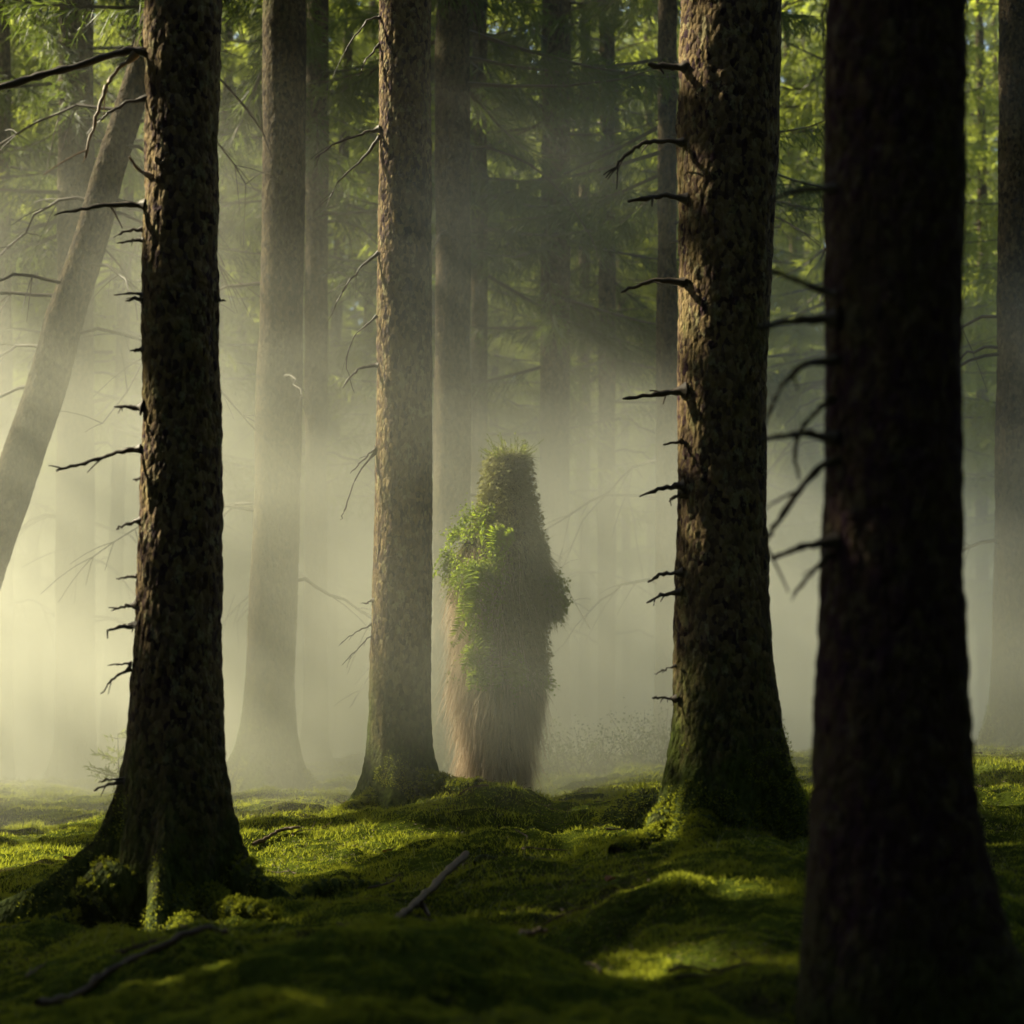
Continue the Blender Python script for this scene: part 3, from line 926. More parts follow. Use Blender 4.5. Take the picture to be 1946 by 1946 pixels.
for x, y in SHADE:
    cand = [(x, y)] + [(x + rs.uniform(-.8, .8), y + rs.uniform(-.8, .8)) for _ in range(24)]
    cand = [c_ for c_ in cand if c_[0] < -.30 * c_[1] - 2.3 or c_[0] > -3] or cand[:1]
    if x < -4: x, y = min(cand, key=lambda c_: conflicts(*c_))
    z = gz1(x, y)
    t = thing("spruce_tree", "tall spruce added outside the view to shade the mossy forest floor", "tree", (x, y, z), "spruces added outside the view for their shade")
    H = rs.uniform(17, 21)
    zs = np.r_[-.4, 0, .5, np.linspace(1, H, 16)]
    V, F = tube(np.c_[0 * zs, 0 * zs, zs], np.interp(zs, [-.4, 0, .5, H], [.26, .24, .16, .02]), 12)
    mesh_np("trunk", V, F, M_BARK_FAR, t, smooth=True)
    a = crown(rs, np.array(t.location), rs.uniform(5.0, 6.5), H + .3, rs.uniform(2.3, 2.9), 9, .13, .16)
    a.build("crown", [M_NEEDLE, M_TWIG], t)

# ------------------------------------------------------------------ moss on the floor
#MOSS-BEGIN
rg = np.random.default_rng(8)
n = 560000
my = np.exp(rg.uniform(math.log(3.1), math.log(15.0), n))
mx = rg.uniform(-1, 1, n) * (.285 * my + .15)
pat = fbm(np.c_[mx * 1.3, my * 1.3, np.zeros(n)], 3, 91)
keep = rg.uniform(0, 1, n) < np.clip(1.15 - 1.6 * np.clip(pat - .06, 0, 1) * 3, .8, 1)
mx, my = mx[keep], my[keep]
n = len(mx)
mz = gsurf(mx, my)
sc = (my / 6) ** .55
tuft = np.clip(.75 + 1.3 * fbm(np.c_[mx * 6, my * 6, np.zeros(n)], 2, 95), .35, 1.8)
hgt = rg.uniform(.008, .021, n) * sc * tuft
wd = rg.uniform(.003, .006, n) * sc
az = rg.uniform(0, 2 * math.pi, n)
tl = rg.normal(size=(n, 2)) * .55
b = np.c_[mx, my, mz - .003]
sd = np.c_[np.cos(az), np.sin(az), np.zeros(n)] * (wd * .5)[:, None]
tip = b + np.c_[tl * hgt[:, None], hgt]
V = np.stack([b - sd, b + sd, tip], 1).reshape(-1, 3)
moss = mesh_np("moss", V, np.arange(len(V)).reshape(-1, 3), M_MOSSLEAF)
tag(moss, "green moss shoots covering the mounds and hollows of the floor", "moss", kind="stuff")
n = 60000
my = np.exp(rg.uniform(math.log(3.2), math.log(13.0), n))
mx = rg.uniform(-1, 1, n) * (.285 * my + .15)
cl = rg.uniform(0, 1, n) < np.clip(.12 + 4 * (fbm(np.c_[mx * 1.3, my * 1.3, np.zeros(n)], 3, 91) - .02), .05, 1)
mx, my = mx[cl], my[cl]
n = len(mx)
b = np.c_[mx, my, gsurf(mx, my) + rg.uniform(.004, .022, n)]
d = norm(np.c_[rg.normal(size=(n, 2)), rg.normal(size=n) * .3])
V, F = kites(b, b + d * (rg.uniform(.010, .020, n) * (my / 5) ** .4)[:, None], .0024 * (my / 5) ** .5, rg)
nl = mesh_np("needle_litter", V, F, M_STICK)
tag(nl, "brown fallen needles and scraps lying on the moss", "needles", kind="stuff")
# thin grass among the moss
n = 2600
my = np.exp(rg.uniform(math.log(4.0), math.log(14.0), n))
mx = rg.uniform(-1, 1, n) * (.285 * my + .15)
cl = fbm(np.c_[mx * .9, my * .9, np.zeros(n)], 2, 97) > .08
mx, my = mx[cl], my[cl]
n = len(mx)
root = np.c_[mx, my, gsurf(mx, my) - .005]
V, F = ribbons(root, np.c_[rg.normal(size=(n, 2)) * .35, np.ones(n)], rg.uniform(.03, .10, n), np.array([0, 0, -.35]), np.full(n, .0028), 4, rg)
gr = mesh_np("grass", V, F, M_PALEGRASS)
tag(gr, "sparse thin blades of pale grass standing in the moss", "grass", kind="stuff")
#MOSS-END

# ------------------------------------------------------------------ things lying on the floor
def on_ground_tube(name, pts, r0, r1, mat, label, cat, lift=.012, side_twigs=(), group=None):
    """pts: (px, py, D) followed along the floor"""
    rl = np.random.default_rng(len(name) + int(pts[0][0]))
    p = np.array([P(*q) for q in pts])
    t0 = np.linspace(0, 1, len(p)); t = np.linspace(0, 1, 6 * len(p))
    q = np.stack([np.interp(t, t0, p[:, k]) for k in range(3)], 1)
    q[:, 2] = np.maximum(q[:, 2], gsurf(q[:, 0], q[:, 1]) + lift)
    for _ in range(3): q[1:-1] = (q[:-2] + 2 * q[1:-1] + q[2:]) / 4
    q[1:-1] += rl.normal(size=(len(q) - 2, 3)) * .003
    acc = Acc()
    base = q[0].copy()
    acc.add(*tube(q - base, np.linspace(r0, r1, len(q)) * (1 + .12 * rl.normal(size=len(q))), 8))
    o = acc.build(name, mat, None, smooth=True, loc=base)
    tag(o, label, cat, group)
    for st in side_twigs:
        pp = np.array([P(*s) for s in st])
        a2 = Acc(); a2.add(*tube(pp - base, np.linspace(r1 * .9, r1 * .4, len(pp)), 5))
        a2.build("side_twig", mat, o, smooth=True)
    return o


on_ground_tube("fallen_stick", [(752, 1750, 5.9), (800, 1708, 6.25), (850, 1655, 6.8), (886, 1622, 7.1)], .010, .014, M_STICK,
               "straight brown stick lying slanted across the mossy hollow", "stick", .02, [[(800, 1712, 6.2), (808, 1728, 6.2), (815, 1740, 6.1)]])
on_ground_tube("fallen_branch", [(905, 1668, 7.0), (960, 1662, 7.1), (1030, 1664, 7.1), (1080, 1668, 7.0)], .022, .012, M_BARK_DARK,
               "dark mossy branch lying level in the hollow right of the slanted stick", "branch", .012)
on_ground_tube("root", [(70, 1950, 4.6), (140, 1905, 4.7), (220, 1878, 4.85), (320, 1872, 4.95), (430, 1855, 5.1)], .011, .008, M_STICK,
               "long dark bare root snaking over the moss below the thick left spruce", "root", .012)
on_ground_tube("dry_twig", [(640, 1757, 5.6), (690, 1760, 5.6), (742, 1752, 5.7)], .006, .004, M_STICK,
               "thin dry twig lying level at the foot of the slanted stick", "twig", .012)
on_ground_tube("fallen_stick", [(975, 1780, 4.9), (1000, 1772, 5.0), (1040, 1768, 5.05)], .008, .006, M_STICK,
               "short dark stick behind the rounded front hummock", "stick", .015)
on_ground_tube("fallen_stick", [(480, 1610, 8.7), (530, 1600, 8.8), (570, 1597, 8.8)], .010, .006, M_STICK,
               "thin stick on the sunlit slope right of the thick left spruce", "stick", .02)


def leaf_on_ground(px, py, D, label):
    c = P(px, py, D); z = gsurf([c[0]], [c[1]])[0] + .02
    rl = np.random.default_rng(px)
    th = np.linspace(0, 2 * math.pi, 12, endpoint=False)
    rr = .018 + .010 * np.cos(th) ** 2
    ring = np.c_[np.cos(th) * rr * 1.3, np.sin(th) * rr * .8, .006 * np.cos(2 * th) + .004]
    V = np.vstack([ring, ring - [0, 0, .0015]])
    f = [(i, (i + 1) % 12, 12 + (i + 1) % 12, 12 + i) for i in range(12)]
    for s in (0, 12):
        f += [(s + i, s + i + 1, s + 10 - i, s + 11 - i) for i in range(0, 5)]
    o = mesh_np("dead_leaf", V, np.array(f), M_DEADLEAF, loc=(c[0], c[1], z))
    o.rotation_euler = (rl.uniform(.2, .7), rl.uniform(-.4, .4), rl.uniform(0, 6))
    tag(o, label, "leaf", "dead leaves on the moss")


leaf_on_ground(134, 1650, 8.6, "orange dead leaf on the sunlit moss left of the thick spruce")
leaf_on_ground(742, 1648, 7.8, "brown dead leaf on the green slope under the straight grey spruce")
leaf_on_ground(1160, 1692, 6.1, "reddish dead leaf on the dark slope below the dark right spruce")
leaf_on_ground(935, 1510, 9.65, "pale brown dead leaf on the crest at the figure's feet")
leaf_on_ground(828, 1740, 5.6, "reddish dead leaf beside the lower end of the slanted stick")

rt_ = np.random.default_rng(17)
for q in range(34):
    D = math.exp(rt_.uniform(math.log(4.3), math.log(10.5)))
    x = rt_.uniform(-.25, .25) * D
    L_ = rt_.uniform(.06, .22); az = rt_.uniform(0, 3.14)
    t = np.linspace(-.5, .5, 7)
    px_ = x + math.cos(az) * L_ * t; py_ = D + math.sin(az) * L_ * t
    bend = rt_.normal(size=2) * .02
    pz_ = gsurf(px_, py_) + .012 + rt_.uniform(0, .018)
    pz_ = np.convolve(np.r_[pz_[:1], pz_, pz_[-1:]], [.25, .5, .25], 'valid')
    pth = np.c_[px_ + bend[0] * t * t * 4 + rt_.normal(size=7) * .002, py_, pz_]
    acc = Acc(); acc.add(*tube(pth - pth[0], np.linspace(.004, .002, 7) * rt_.uniform(.7, 1.4), 5))
    for f in range(int(rt_.integers(0, 3))):
        i0 = rt_.integers(2, 6); dd = norm(np.r_[rt_.normal(size=2), .5]) * L_ * .35
        acc.add(*tube(pth[i0] - pth[0] + dd * np.linspace(0, 1, 4)[:, None], np.linspace(.002, .001, 4), 4))
    o = acc.build("dry_twig", M_STICK, None, smooth=True, loc=pth[0])
    tag(o, "small dry twig dropped on the moss, one of many alike", "twig", "dry twigs scattered on the moss")

# mossy stump beside the foot of the dark right-hand spruce
c = P(1225, 1500, 8.6)
sb = np.array([c[0], 8.6, gsurf([c[0]], [8.6])[0]])
st = thing("tree_stump", "low rotten stump grown over with moss beside the dark right spruce", "stump", sb)
zs = np.linspace(-.2, .16, 40)
th = np.arange(64) * 2 * math.pi / 64
prof = np.interp(zs, [-.2, 0, .06, .12, .16], [.26, .21, .16, .11, .03])
XX_ = prof[:, None] * np.cos(th)[None] * 1.1 + .03 * np.maximum(zs, 0)[:, None] * 4
YY_ = prof[:, None] * np.sin(th)[None]
ZZ_ = np.repeat(zs[:, None], 64, 1)
V = np.stack([XX_, YY_, ZZ_], -1).reshape(-1, 3)
V = V + norm(V * [1, 1, .2]) * (.035 * fbm(V * 11, 3, 8) + .012 * vnoise(V * 45, 9))[:, None]
i = np.arange(39)[:, None] * 64; j = np.arange(64)[None]; j2 = (j + 1) % 64
F = np.stack([i + j, i + j2, i + 64 + j2, i + 64 + j], -1).reshape(-1, 4)
M_STUMP = bark_mat("stump_wood", (.02, .014, .009), (.09, .06, .04), .5, 1.0)
mesh_np("stump_wood", V, F, M_STUMP, st, smooth=True)
ns = 5000
k = rg.integers(0, len(V), ns)
kk = V[k] + rg.normal(size=(ns, 3)) * .01
V2, F2 = kites(kk, kk + norm(norm(V[k] * [1, 1, .6]) + rg.normal(size=(ns, 3)) * .5) * rg.uniform(.012, .03, ns)[:, None], rg.uniform(.005, .009, ns), rg)
mesh_np("moss_cover", V2, F2, M_MOSSLEAF, st)

# bilberry bush in the mist
c = P(1150, 1440, 12.6)
bb = np.array([c[0], 12.6, gsurf([c[0]], [12.6])[0]])
bush = thing("bilberry_bush", "low twiggy bush of tiny leaves in the mist right of the figure", "bush", bb)
acc = Acc(); al = Acc()
for q in range(90):
    a0 = np.array([rg.uniform(-.55, .5), rg.uniform(-.3, .3), -.03])
    top = a0 + np.array([rg.normal() * .16, rg.normal() * .12, (.22 + .22 * np.clip(a0[0] + .5, 0, 1)) * rg.uniform(.6, 1.15)])
    tt = np.linspace(0, 1, 5)[:, None]
    acc.add(*tube(a0 + (top - a0) * tt + rg.normal(size=(5, 3)) * .01, np.linspace(.004, .0015, 5), 3))
    m = 26
    s = a0 + (top - a0) * rg.uniform(.35, 1.05, m)[:, None] + rg.normal(size=(m, 3)) * .05
    al.add(*kites(s, s + norm(rg.normal(size=(m, 3))) * rg.uniform(.016, .03, m)[:, None], rg.uniform(.010, .018, m), rg))
acc.build("stem", M_TWIG, bush)
al.build("foliage", M_NEEDLE, bush)


def seedling(px, py, D, h, label):
    c = P(px, py, D)
    b0 = np.array([c[0], D, gsurf([c[0]], [D])[0]])
    t = thing("spruce_sapling", label, "sapling", b0)
    acc = Acc(); al = Acc()
    acc.add(*tube(np.array([[0, 0, -.03], [.01, 0, h * .5], [0, 0, h]]), [.007, .005, .002], 5))
    for q in range(26):
        z = h * rg.uniform(.2, 1); az = rg.uniform(0, 6.28); L = (1 - z / h) * h * .5 + .06
        d = np.array([math.cos(az), math.sin(az), .25])
        tt = np.linspace(0, 1, 4)[:, None]
        acc.add(*tube(np.array([0, 0, z]) + d * L * tt, np.linspace(.003, .001, 4), 3))
        m = int(L * 160)
        s = np.array([0, 0, z]) + d * L * rg.uniform(.1, 1, m)[:, None]
        al.add(*kites(s, s + norm(d + rg.normal(size=(m, 3)) * .7) * rg.uniform(.03, .06, m)[:, None], np.full(m, .007), rg))
    acc.build("stem", M_TWIG, t)
    al.build("foliage", M_NEEDLE_FAR, t)


seedling(222, 1480, 12.0, .42, "small pale green spruce sapling in the mist left of the thick spruce")

# ------------------------------------------------------------------ the person in the suit of grass, moss and leaves
#PERSON-BEGIN
PD = 10.3
rp = np.random.default_rng(4)
PROF = np.array([  # row, left, right (of the cloth; the strands stand out from it)
    (860, 960, 984), (866, 948, 994), (878, 935, 1003), (900, 925, 1009), (925, 921, 1012), (950, 920, 1012), (985, 912, 1017), (1008, 896, 1024), (1030, 880, 1029), (1070, 877, 1032),
    (1120, 873, 1036), (1160, 870, 1034), (1200, 866, 1032), (1290, 866, 1030), (1325, 874, 1018), (1400, 878, 1000), (1460, 880, 990), (1515, 882, 984)], float)
feet = P(936, 1504, PD)
pz0 = gsurf([feet[0]], [PD])[0]
pbase = np.array([feet[0], PD, pz0])


def prof(row):
    l = np.interp(row, PROF[:, 0], PROF[:, 1]); r = np.interp(row, PROF[:, 0], PROF[:, 2])
    return (l + r) / 2, (r - l) / 2


def suit(row, th, k=1.0):
    """point of the suit's surface at image row and bearing th (0 right, pi left, -pi/2 towards the camera)"""
    row = np.atleast_1d(row).astype(float); th = np.atleast_1d(th)
    cxp, w = prof(row)
    pc = np.array([P(a, b, PD) for a, b in zip(cxp, row)])
    wm = w / FPX * PD * k
    p = pc + np.c_[wm * np.cos(th), wm * .78 * np.sin(th), np.zeros(len(row))]
    nrm = norm(np.c_[np.cos(th), np.sin(th) * 1.2, np.zeros(len(row))])
    p = p - pbase
    return p + nrm * (.045 * fbm(p * np.array([6, 6, 4.5]), 2, 21))[:, None], nrm


def front_theta(px, row):
    cxp, w = prof(row)
    return -np.arccos(np.clip((px - cxp) / w, -1, 1))


# body (hidden by the suit): one skinned figure standing with its arms down
def L(px, row, dy=0.0):
    return P(px, row, PD + dy) - pbase


jo = {"pelvis": (L(945, 1205), .12), "waist": (L(946, 1150), .11), "chest": (L(950, 1075), .13), "neck": (L(958, 1008), .055), "head": (L(962, 950, -.02), .085), "crown": (L(962, 905), .08),
      "ls": (L(895, 1045), .055), "le": (L(878, 1130, .03), .042), "lh": (L(880, 1205, -.04), .032), "rs": (L(1010, 1045), .055), "re": (L(1042, 1115), .042), "rh": (L(1050, 1175, -.03), .032),
      "lhip": (L(918, 1240), .085), "lk": (L(910, 1365), .06), "la": (L(905, 1478), .042), "lt": (L(898, 1500, -.14), .035), "rhip": (L(972, 1240), .085), "rk": (L(968, 1365), .06), "ra": (L(968, 1480), .042), "rt": (L(974, 1502, -.14), .035)}
names = list(jo)
ed = [("pelvis", "waist"), ("waist", "chest"), ("chest", "neck"), ("neck", "head"), ("head", "crown"), ("chest", "ls"), ("ls", "le"), ("le", "lh"), ("chest", "rs"), ("rs", "re"), ("re", "rh"),
      ("pelvis", "lhip"), ("lhip", "lk"), ("lk", "la"), ("la", "lt"), ("pelvis", "rhip"), ("rhip", "rk"), ("rk", "ra"), ("ra", "rt")]
me = bpy.data.meshes.new("person")
me.from_pydata([tuple(jo[k][0]) for k in names], [(names.index(a), names.index(b)) for a, b in ed], [])
me.materials.append(M_CLOTH)
person = bpy.data.objects.new("person", me)
COL.objects.link(person)
person.location = pbase
sk = person.modifiers.new("skin", 'SKIN')
for i_, k in enumerate(names):
    me.skin_vertices[0].data[i_].radius = (jo[k][1], jo[k][1])
me.skin_vertices[0].data[0].use_root = True
ss = person.modifiers.new("smooth", 'SUBSURF'); ss.levels = 2; ss.render_levels = 2
tag(person, "person standing in the mist covered head to foot in moss, ivy and long dry grass", "person")

# underlayer of the suit, a closed loft
rows_ = np.linspace(866, 1500, 60)
th_ = np.arange(48) * 2 * math.pi / 48
RR, TT = np.meshgrid(rows_, th_, indexing="ij")
V, nn = suit(RR.ravel(), TT.ravel(), .88)
V = V + nn * (.012 * fbm(V * 14, 3, 5))[:, None]
i = np.arange(59)[:, None] * 48; j = np.arange(48)[None]; j2 = (j + 1) % 48
F = np.stack([i + j, i + 48 + j, i + 48 + j2, i + j2], -1).reshape(-1, 4)
F = np.vstack([F, [(a, a + 1, 46 - a, 47 - a) for a in range(0, 23)]])
mesh_np("robe", V, F, M_CLOTH, person, smooth=True)
DOWN = np.array([0, 0, -1.0])
# sleeves
for nm, a, bq, r_ in (("sleeve", (1014, 1045), (1043, 1165), 15), ("sleeve", (890, 1050), (870, 1120), 10)):
    t = np.linspace(0, 1, 14)
    pth = np.array([L(a[0] + (bq[0] - a[0]) * s + 7 * math.sin(s * 3.14), a[1] + (bq[1] - a[1]) * s, -.02) for s in t])
    acc = Acc()
    acc.add(*tube(pth, np.full(14, r_ / FPX * PD) * np.interp(t, [0, .5, 1], [.8, 1, .8]), 12), 0)
    m = 2200 if r_ > 14 else 700
    s = rp.uniform(0, 1, m)
    c0 = np.stack([np.interp(s, t, pth[:, k]) for k in range(3)], 1)
    d = norm(rp.normal(size=(m, 3)) * [1, 1, .3])
    V, F = ribbons(c0 + d * (r_ / FPX * PD * .8), d * .8 + DOWN * .5, rp.uniform(.06, .13, m), DOWN * .5, np.full(m, .006), 3, rp, .7)
    acc.add(V, F, 1)
    acc.build(nm, [M_CLOTH, M_SUITMOSS], person)
# hood of moss
m = 5200
row = 864 + 151 * rp.uniform(0, 1, m); th = rp.uniform(0, 2 * math.pi, m)
p, nn = suit(row, th, .9)
upw = np.clip((900 - row) / 34, 0, 1)
V, F = ribbons(p, nn * .7 + rp.normal(size=(m, 3)) * .45 + np.c_[np.zeros((m, 2)), upw * .7 - .2], rp.uniform(.045, .10, m) * (1 + .3 * upw), DOWN * .35, np.full(m, .0055), 3, rp, .9)
mesh_np("hood", V, F, M_SUITMOSS, person)
# sprigs sticking up from the hood
acc = Acc()
for q in range(60):
    r0_, t0_ = rp.uniform(864, 890), rp.uniform(0, 6.28)
    p0, n0 = suit(r0_, t0_, .8)
    d = norm(n0[0] * .7 + np.array([0, 0, .9]) + rp.normal(size=3) * .35)
    Lg = rp.uniform(.05, .17)
    mm = 16
    tt = rp.uniform(.1, 1, mm)[:, None]
    s = p0 + d * Lg * tt
    acc.add(*tube(p0 + d * Lg * np.linspace(0, 1, 4)[:, None], np.linspace(.002, .001, 4), 3))
    acc.add(*kites(s, s + norm(d + rp.normal(size=(mm, 3))) * rp.uniform(.010, .02, mm)[:, None], np.full(mm, .006), rp))
acc.build("leaf_crown", M_NEEDLE_FAR, person)
# cloak of moss over back, breast and right side
m = 11000
row = rp.uniform(1000, 1310, m); th = rp.uniform(0, 2 * math.pi, m)
ok = (np.cos(th) > -.30 + .25 * fbm(np.c_[row * .02, th, 0 * th], 2, 3)) | (rp.uniform(0, 1, m) < .12)
row, th = row[ok], th[ok]; m = len(row)
p, nn = suit(row, th, .9)
V, F = ribbons(p, nn * .7 + DOWN * .3 + rp.normal(size=(m, 3)) * .35, rp.uniform(.06, .15, m), DOWN * .8, np.full(m, .006), 4, rp, .7)
mesh_np("moss_cloak", V, F, M_SUITMOSS, person)
m = 9000
row = rp.uniform(868, 1310, m) ; th = rp.uniform(0, 2 * math.pi, m)
ok = (np.cos(th) > -.35) | (row < 1010) | (rp.uniform(0, 1, m) < .2)
row, th = row[ok], th[ok]; m = len(row)
p, nn = suit(row, th, .98)
p = p + nn * rp.uniform(0, .05, m)[:, None]
d = norm(nn * .5 + DOWN * .4 + rp.normal(size=(m, 3)) * .8)
l = rp.uniform(.012, .032, m)
mesh_np("leaf_scraps", *kites(p, p + d * l[:, None], l * rp.uniform(.3, .7, m), rp), M_SUITMOSS, person)
# long dry grass down the left side
m = 3600
row = rp.uniform(1040, 1270, m); th = math.pi + rp.normal(size=m) * .75
p, nn = suit(row, th, .93)
V, F = ribbons(p, nn * .35 + DOWN * .8 + rp.normal(size=(m, 3)) * .16 + .25 * np.stack([vnoise(p * 16, q_) for q_ in (1, 2, 3)], 1), rp.uniform(.12, .36, m), DOWN * .6, np.full(m, .0040), 6, rp, .55)
mesh_np("grass_cape", V, F, M_STRAW, person)
# grass skirt to the ground
m = 6800
row = rp.uniform(1270, 1452, m); th = rp.uniform(0, 2 * math.pi, m)
p, nn = suit(row, th, .92)
ln = np.minimum(rp.uniform(.12, .34, m), (1512 - row) / FPX * PD * 1.05)
V, F = ribbons(p, nn * .22 + DOWN * .9 + rp.normal(size=(m, 3)) * .16 + .28 * np.stack([vnoise(p * 16, q_) for q_ in (4, 5, 6)], 1), ln, DOWN * .6, np.full(m, .0040), 5, rp, .55)
mesh_np("grass_skirt", V, F, M_STRAW, person)
m = 1300
row = rp.uniform(1440, 1492, m); th = rp.uniform(0, 2 * math.pi, m)
p, nn = suit(row, th, .95)
V, F = ribbons(p, nn * .9 + rp.normal(size=(m, 3)) * .4, rp.uniform(.06, .17, m), DOWN * .9, np.full(m, .004), 5, rp, .6)
mesh_np("grass_hem", V, F, M_STRAW, person)


def ivy(spots, name, mat, size=(.008, .019), off=(.0, .07)):
    acc = Acc()
    for px, rw, rx, ry, cnt in spots:
        cnt = int(cnt * 2.2)
        a = px + rp.normal(size=cnt) * rx * .5
        r2 = rw + rp.normal(size=cnt) * ry * .5
        th = front_theta(a, r2)
        p, nn = suit(r2, th, 1.0)
        c0, w = prof(r2)
        over = np.clip(np.abs(a - c0) - w, 0, 60) * np.sign(a - c0)
        p[:, 0] += over / FPX * PD
        p += nn * rp.uniform(*off, cnt)[:, None]
        d = norm(nn * .5 + DOWN * .6 + rp.normal(size=(cnt, 3)) * .7)
        l = rp.uniform(*size, cnt)
        acc.add(*kites(p, p + d * l[:, None], l * rp.uniform(.6, .9, cnt), rp))
    return acc.build(name, mat, person)


ivy([(905, 990, 22, 30, 260), (890, 1015, 22, 18, 200), (925, 975, 20, 18, 120)], "ivy_collar", M_IVY)
ivy([(874, 1060, 14, 24, 200), (873, 1092, 12, 26, 200)], "ivy_sleeve", M_IVY)
ivy([(915, 1085, 24, 20, 240), (898, 1110, 22, 34, 320), (945, 1095, 20, 34, 260), (903, 1150, 18, 34, 220), (912, 1200, 16, 34, 220), (916, 1250, 22, 30, 260), (924, 1288, 22, 22, 240), (935, 1150, 18, 40, 160), (945, 1060, 22, 24, 140), (930, 1215, 14, 50, 200)], "ivy_garland", M_IVY, off=(.03, .10))
ivy([(975, 1265, 16, 26, 170), (985, 1295, 18, 14, 100), (972, 1305, 6, 22, 40)], "ivy_spray", M_IVY, off=(.03, .09))
ivy([(1028, 1300, 10, 18, 70)], "ivy_tuft", M_IVY)
ivy([(1043, 1150, 14, 26, 260), (1036, 1110, 14, 30, 160)], "leaf_cuff", M_NEEDLE_FAR, (.014, .026))
# pale fern tuft on the breast
m = 420
a = 950 + rp.normal(size=m) * 9; r2 = 1012 + rp.normal(size=m) * 7
p, nn = suit(r2, front_theta(a, r2), 1.02)
V, F = ribbons(p, nn * .7 + np.array([.5, 0, .15]) + rp.normal(size=(m, 3)) * .5, rp.uniform(.06, .14, m), DOWN * .8, np.full(m, .004), 4, rp, .4)
mesh_np("fern_tuft", V, F, M_PALEGRASS, person)
# fern fronds tucked into the suit, each a part
for px, rw, lf in ((892, 1082, .20), (905, 1078, .24), (922, 1082, .26), (938, 1088, .26), (898, 1120, .22), (915, 1140, .24), (932, 1130, .24), (902, 1180, .22), (918, 1200, .22),
                   (908, 1235, .20), (925, 1262, .18), (938, 1270, .16), (912, 1275, .16), (975, 1252, .17), (988, 1262, .16), (966, 1270, .15), (945, 1012, .20), (962, 1010, .20), (975, 1016, .16), (905, 985, .15), (888, 1012, .16), (918, 1004, .18),
                   (868, 1050, .15), (862, 1075, .16), (1040, 1120, .13), (1044, 1140, .13)):
    p0, n0 = suit(rw, front_theta(np.array([px]), rw), 1.0)
    p0, n0 = p0[0] + n0[0] * .035, n0[0]
    if px < 870 or px > 1050: p0 = p0 + np.array([(px - np.interp(rw, PROF[:, 0], PROF[:, 1 if px < 900 else 2])) / FPX * PD, 0, 0])
    d0 = norm(n0 * .8 + np.array([rp.normal() * .45 - .1, 0, .15]))
    tt = np.linspace(0, 1, 12)
    rach = p0 + d0 * (lf * .55 * tt)[:, None] + DOWN * (lf * .75 * tt ** 1.8)[:, None]
    acc = Acc(); acc.add(*tube(rach, np.linspace(.0022, .0008, 12), 4))
    q = np.repeat(np.linspace(.08, .98, 22), 2)
    b0 = np.stack([np.interp(q, tt, rach[:, k]) for k in range(3)], 1)
    tg = norm(np.stack([np.interp(q, tt, np.gradient(rach[:, k])) for k in range(3)], 1))
    sd = norm(np.cross(tg, n0[None] + rp.normal(size=3) * .2)) * np.tile([-1, 1], 22)[:, None]
    ln = lf * .26 * np.sin(np.pi * np.clip(q * .85 + .12, 0, 1)) + .006
    acc.add(*kites(b0, b0 + norm(sd + tg * .45 + rp.normal(size=b0.shape) * .12) * ln[:, None], np.full(len(q), .011), rp))
    acc.build("fern_frond", M_IVY, person)
#PERSON-END

# ------------------------------------------------------------------ the air: even thin haze round everything, and the mist bank lying between the trees
def box(name, lo, hi, mat):
    x0, y0, z0 = lo; x1, y1, z1 = hi
    V = np.array([(x0, y0, z0), (x1, y0, z0), (x1, y1, z0), (x0, y1, z0), (x0, y0, z1), (x1, y0, z1), (x1, y1, z1), (x0, y1, z1)], float)
    F = np.array([(0, 3, 2, 1), (4, 5, 6, 7), (0, 1, 5, 4), (1, 2, 6, 5), (2, 3, 7, 6), (3, 0, 4, 7)])
    return mesh_np(name, V, F, mat)


#MIST-BEGIN
HAZE_DENSITY = 0.0015
MIST_DENSITY = 0.29
MIST_COLOR = (.97, .97, .81)
zlow = float(zz.min())
m = bpy.data.materials.new("thin_haze"); m.use_nodes = True; nt = m.node_tree
nt.nodes.remove(nt.nodes["Principled BSDF"])
pv = nt.nodes.new("ShaderNodeVolumePrincipled")
pv.inputs["Density"].default_value = HAZE_DENSITY
pv.inputs["Color"].default_value = (.97, .96, .73, 1)
pv.inputs["Anisotropy"].default_value = .3
nt.links.new(pv.outputs[0], nt.nodes["Material Output"].inputs["Volume"])
hz = box("haze", (-158, -152, zlow - 1), (158, 164, 30), m)
tag(hz, "thin even haze filling the whole wood", "haze", kind="stuff")

m = bpy.data.materials.new("ground_mist"); m.use_nodes = True; nt = m.node_tree
nt.nodes.remove(nt.nodes["Principled BSDF"])
pv = nt.nodes.new("ShaderNodeVolumePrincipled")
pv.inputs["Color"].default_value = (*MIST_COLOR, 1)
pv.inputs["Anisotropy"].default_value = .35
nt.links.new(pv.outputs[0], nt.nodes["Material Output"].inputs["Volume"])
geo = nt.nodes.new("ShaderNodeNewGeometry").outputs["Position"]
sp = nt.nodes.new("ShaderNodeSeparateXYZ"); nt.links.new(geo, sp.inputs[0])


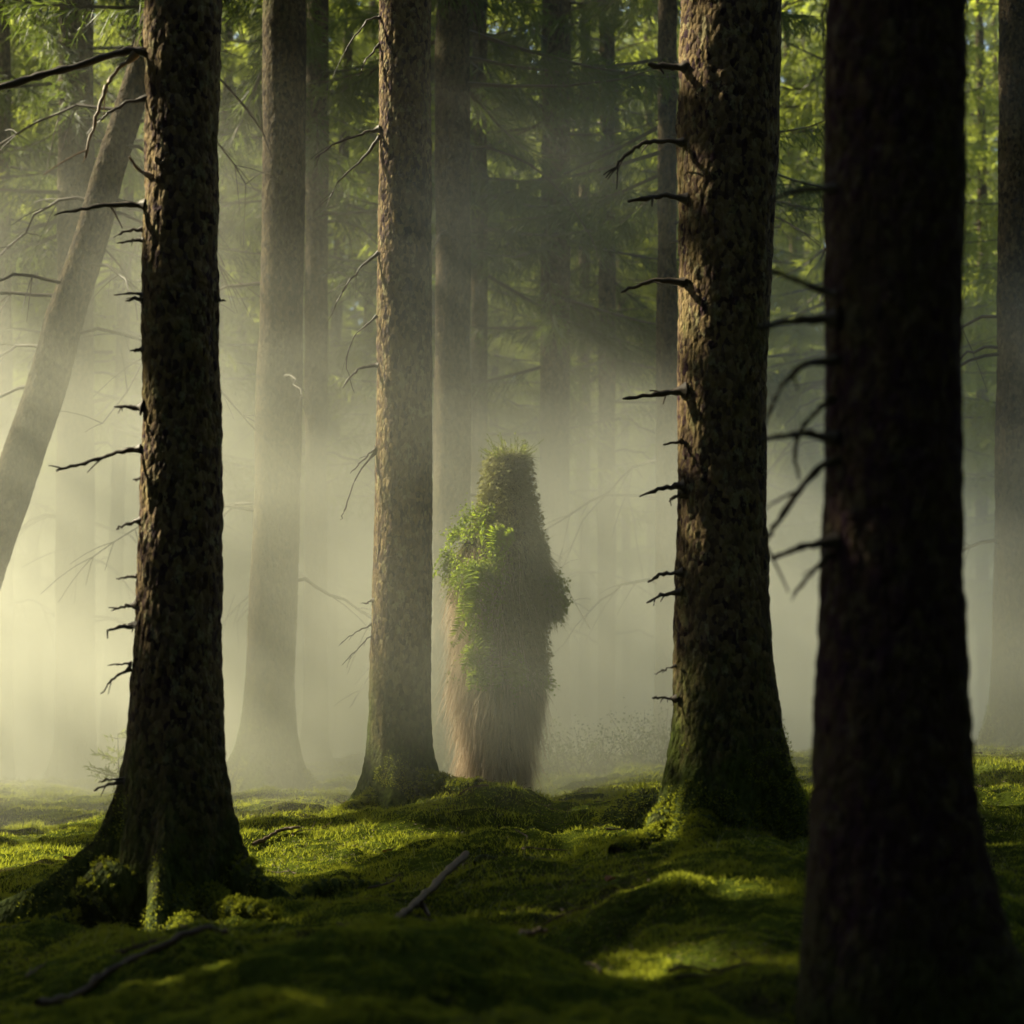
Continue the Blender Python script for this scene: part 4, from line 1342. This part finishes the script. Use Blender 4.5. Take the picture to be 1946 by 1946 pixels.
def smooth(v, a, b_, lo=0.0, hi=1.0):
    mr = nt.nodes.new("ShaderNodeMapRange"); mr.interpolation_type = 'SMOOTHSTEP'
    nt.links.new(v, mr.inputs[0])
    for s_, q in ((1, a), (2, b_), (3, lo), (4, hi)): mr.inputs[s_].default_value = q
    return mr.outputs[0]


nA = noise_n(nt, geo, .42, 2, .5)          # billows
nB = noise_n(nt, geo, 1.3, 2, .55)         # wisps
ztop = math_n(nt, 'ADD', sp.outputs[2], math_n(nt, 'MULTIPLY', math_n(nt, 'SUBTRACT', .5, nA), 5.5))
ztop = math_n(nt, 'ADD', ztop, math_n(nt, 'MULTIPLY', sp.outputs[0], .08))
fz = smooth(ztop, .1, 3.3, 1.0, 0.0)
fy = smooth(sp.outputs[1], 7.2, 8.9)
fx = smooth(math_n(nt, 'ADD', sp.outputs[0], math_n(nt, 'MULTIPLY', sp.outputs[1], .30)), -1.2, .3)
wisp = math_n(nt, 'MULTIPLY', smooth(nA, .46, .62), smooth(sp.outputs[2], 5.6, 3.2))
flow = math_n(nt, 'MAXIMUM', smooth(sp.outputs[1], 9.3, 11.5), smooth(sp.outputs[2], .1, .9))
fe = smooth(sp.outputs[1], 40.0, 24.0, .25, 1.0)
fn = smooth(math_n(nt, 'ADD', math_n(nt, 'MULTIPLY', nA, .5), math_n(nt, 'MULTIPLY', nB, .5)), .36, .64, .35, 1.5)
den = math_n(nt, 'MULTIPLY', math_n(nt, 'MULTIPLY', fz, math_n(nt, 'MULTIPLY', fy, flow)), math_n(nt, 'MULTIPLY', fn, fe))
den = math_n(nt, 'ADD', math_n(nt, 'MULTIPLY', den, MIST_DENSITY), math_n(nt, 'MULTIPLY', math_n(nt, 'MULTIPLY', wisp, smooth(sp.outputs[1], 9.6, 12.0)), smooth(sp.outputs[0], -.9, -2.2, .05, .11)))
den = math_n(nt, 'MULTIPLY', den, fx)
nt.links.new(den, pv.inputs["Density"])
ms = box("mist", (-15, 7.4, -1.4), (15, 42, 6.5), m)
tag(ms, "bank of sunlit mist lying between the trees around the figure", "mist", kind="stuff")
#MIST-END
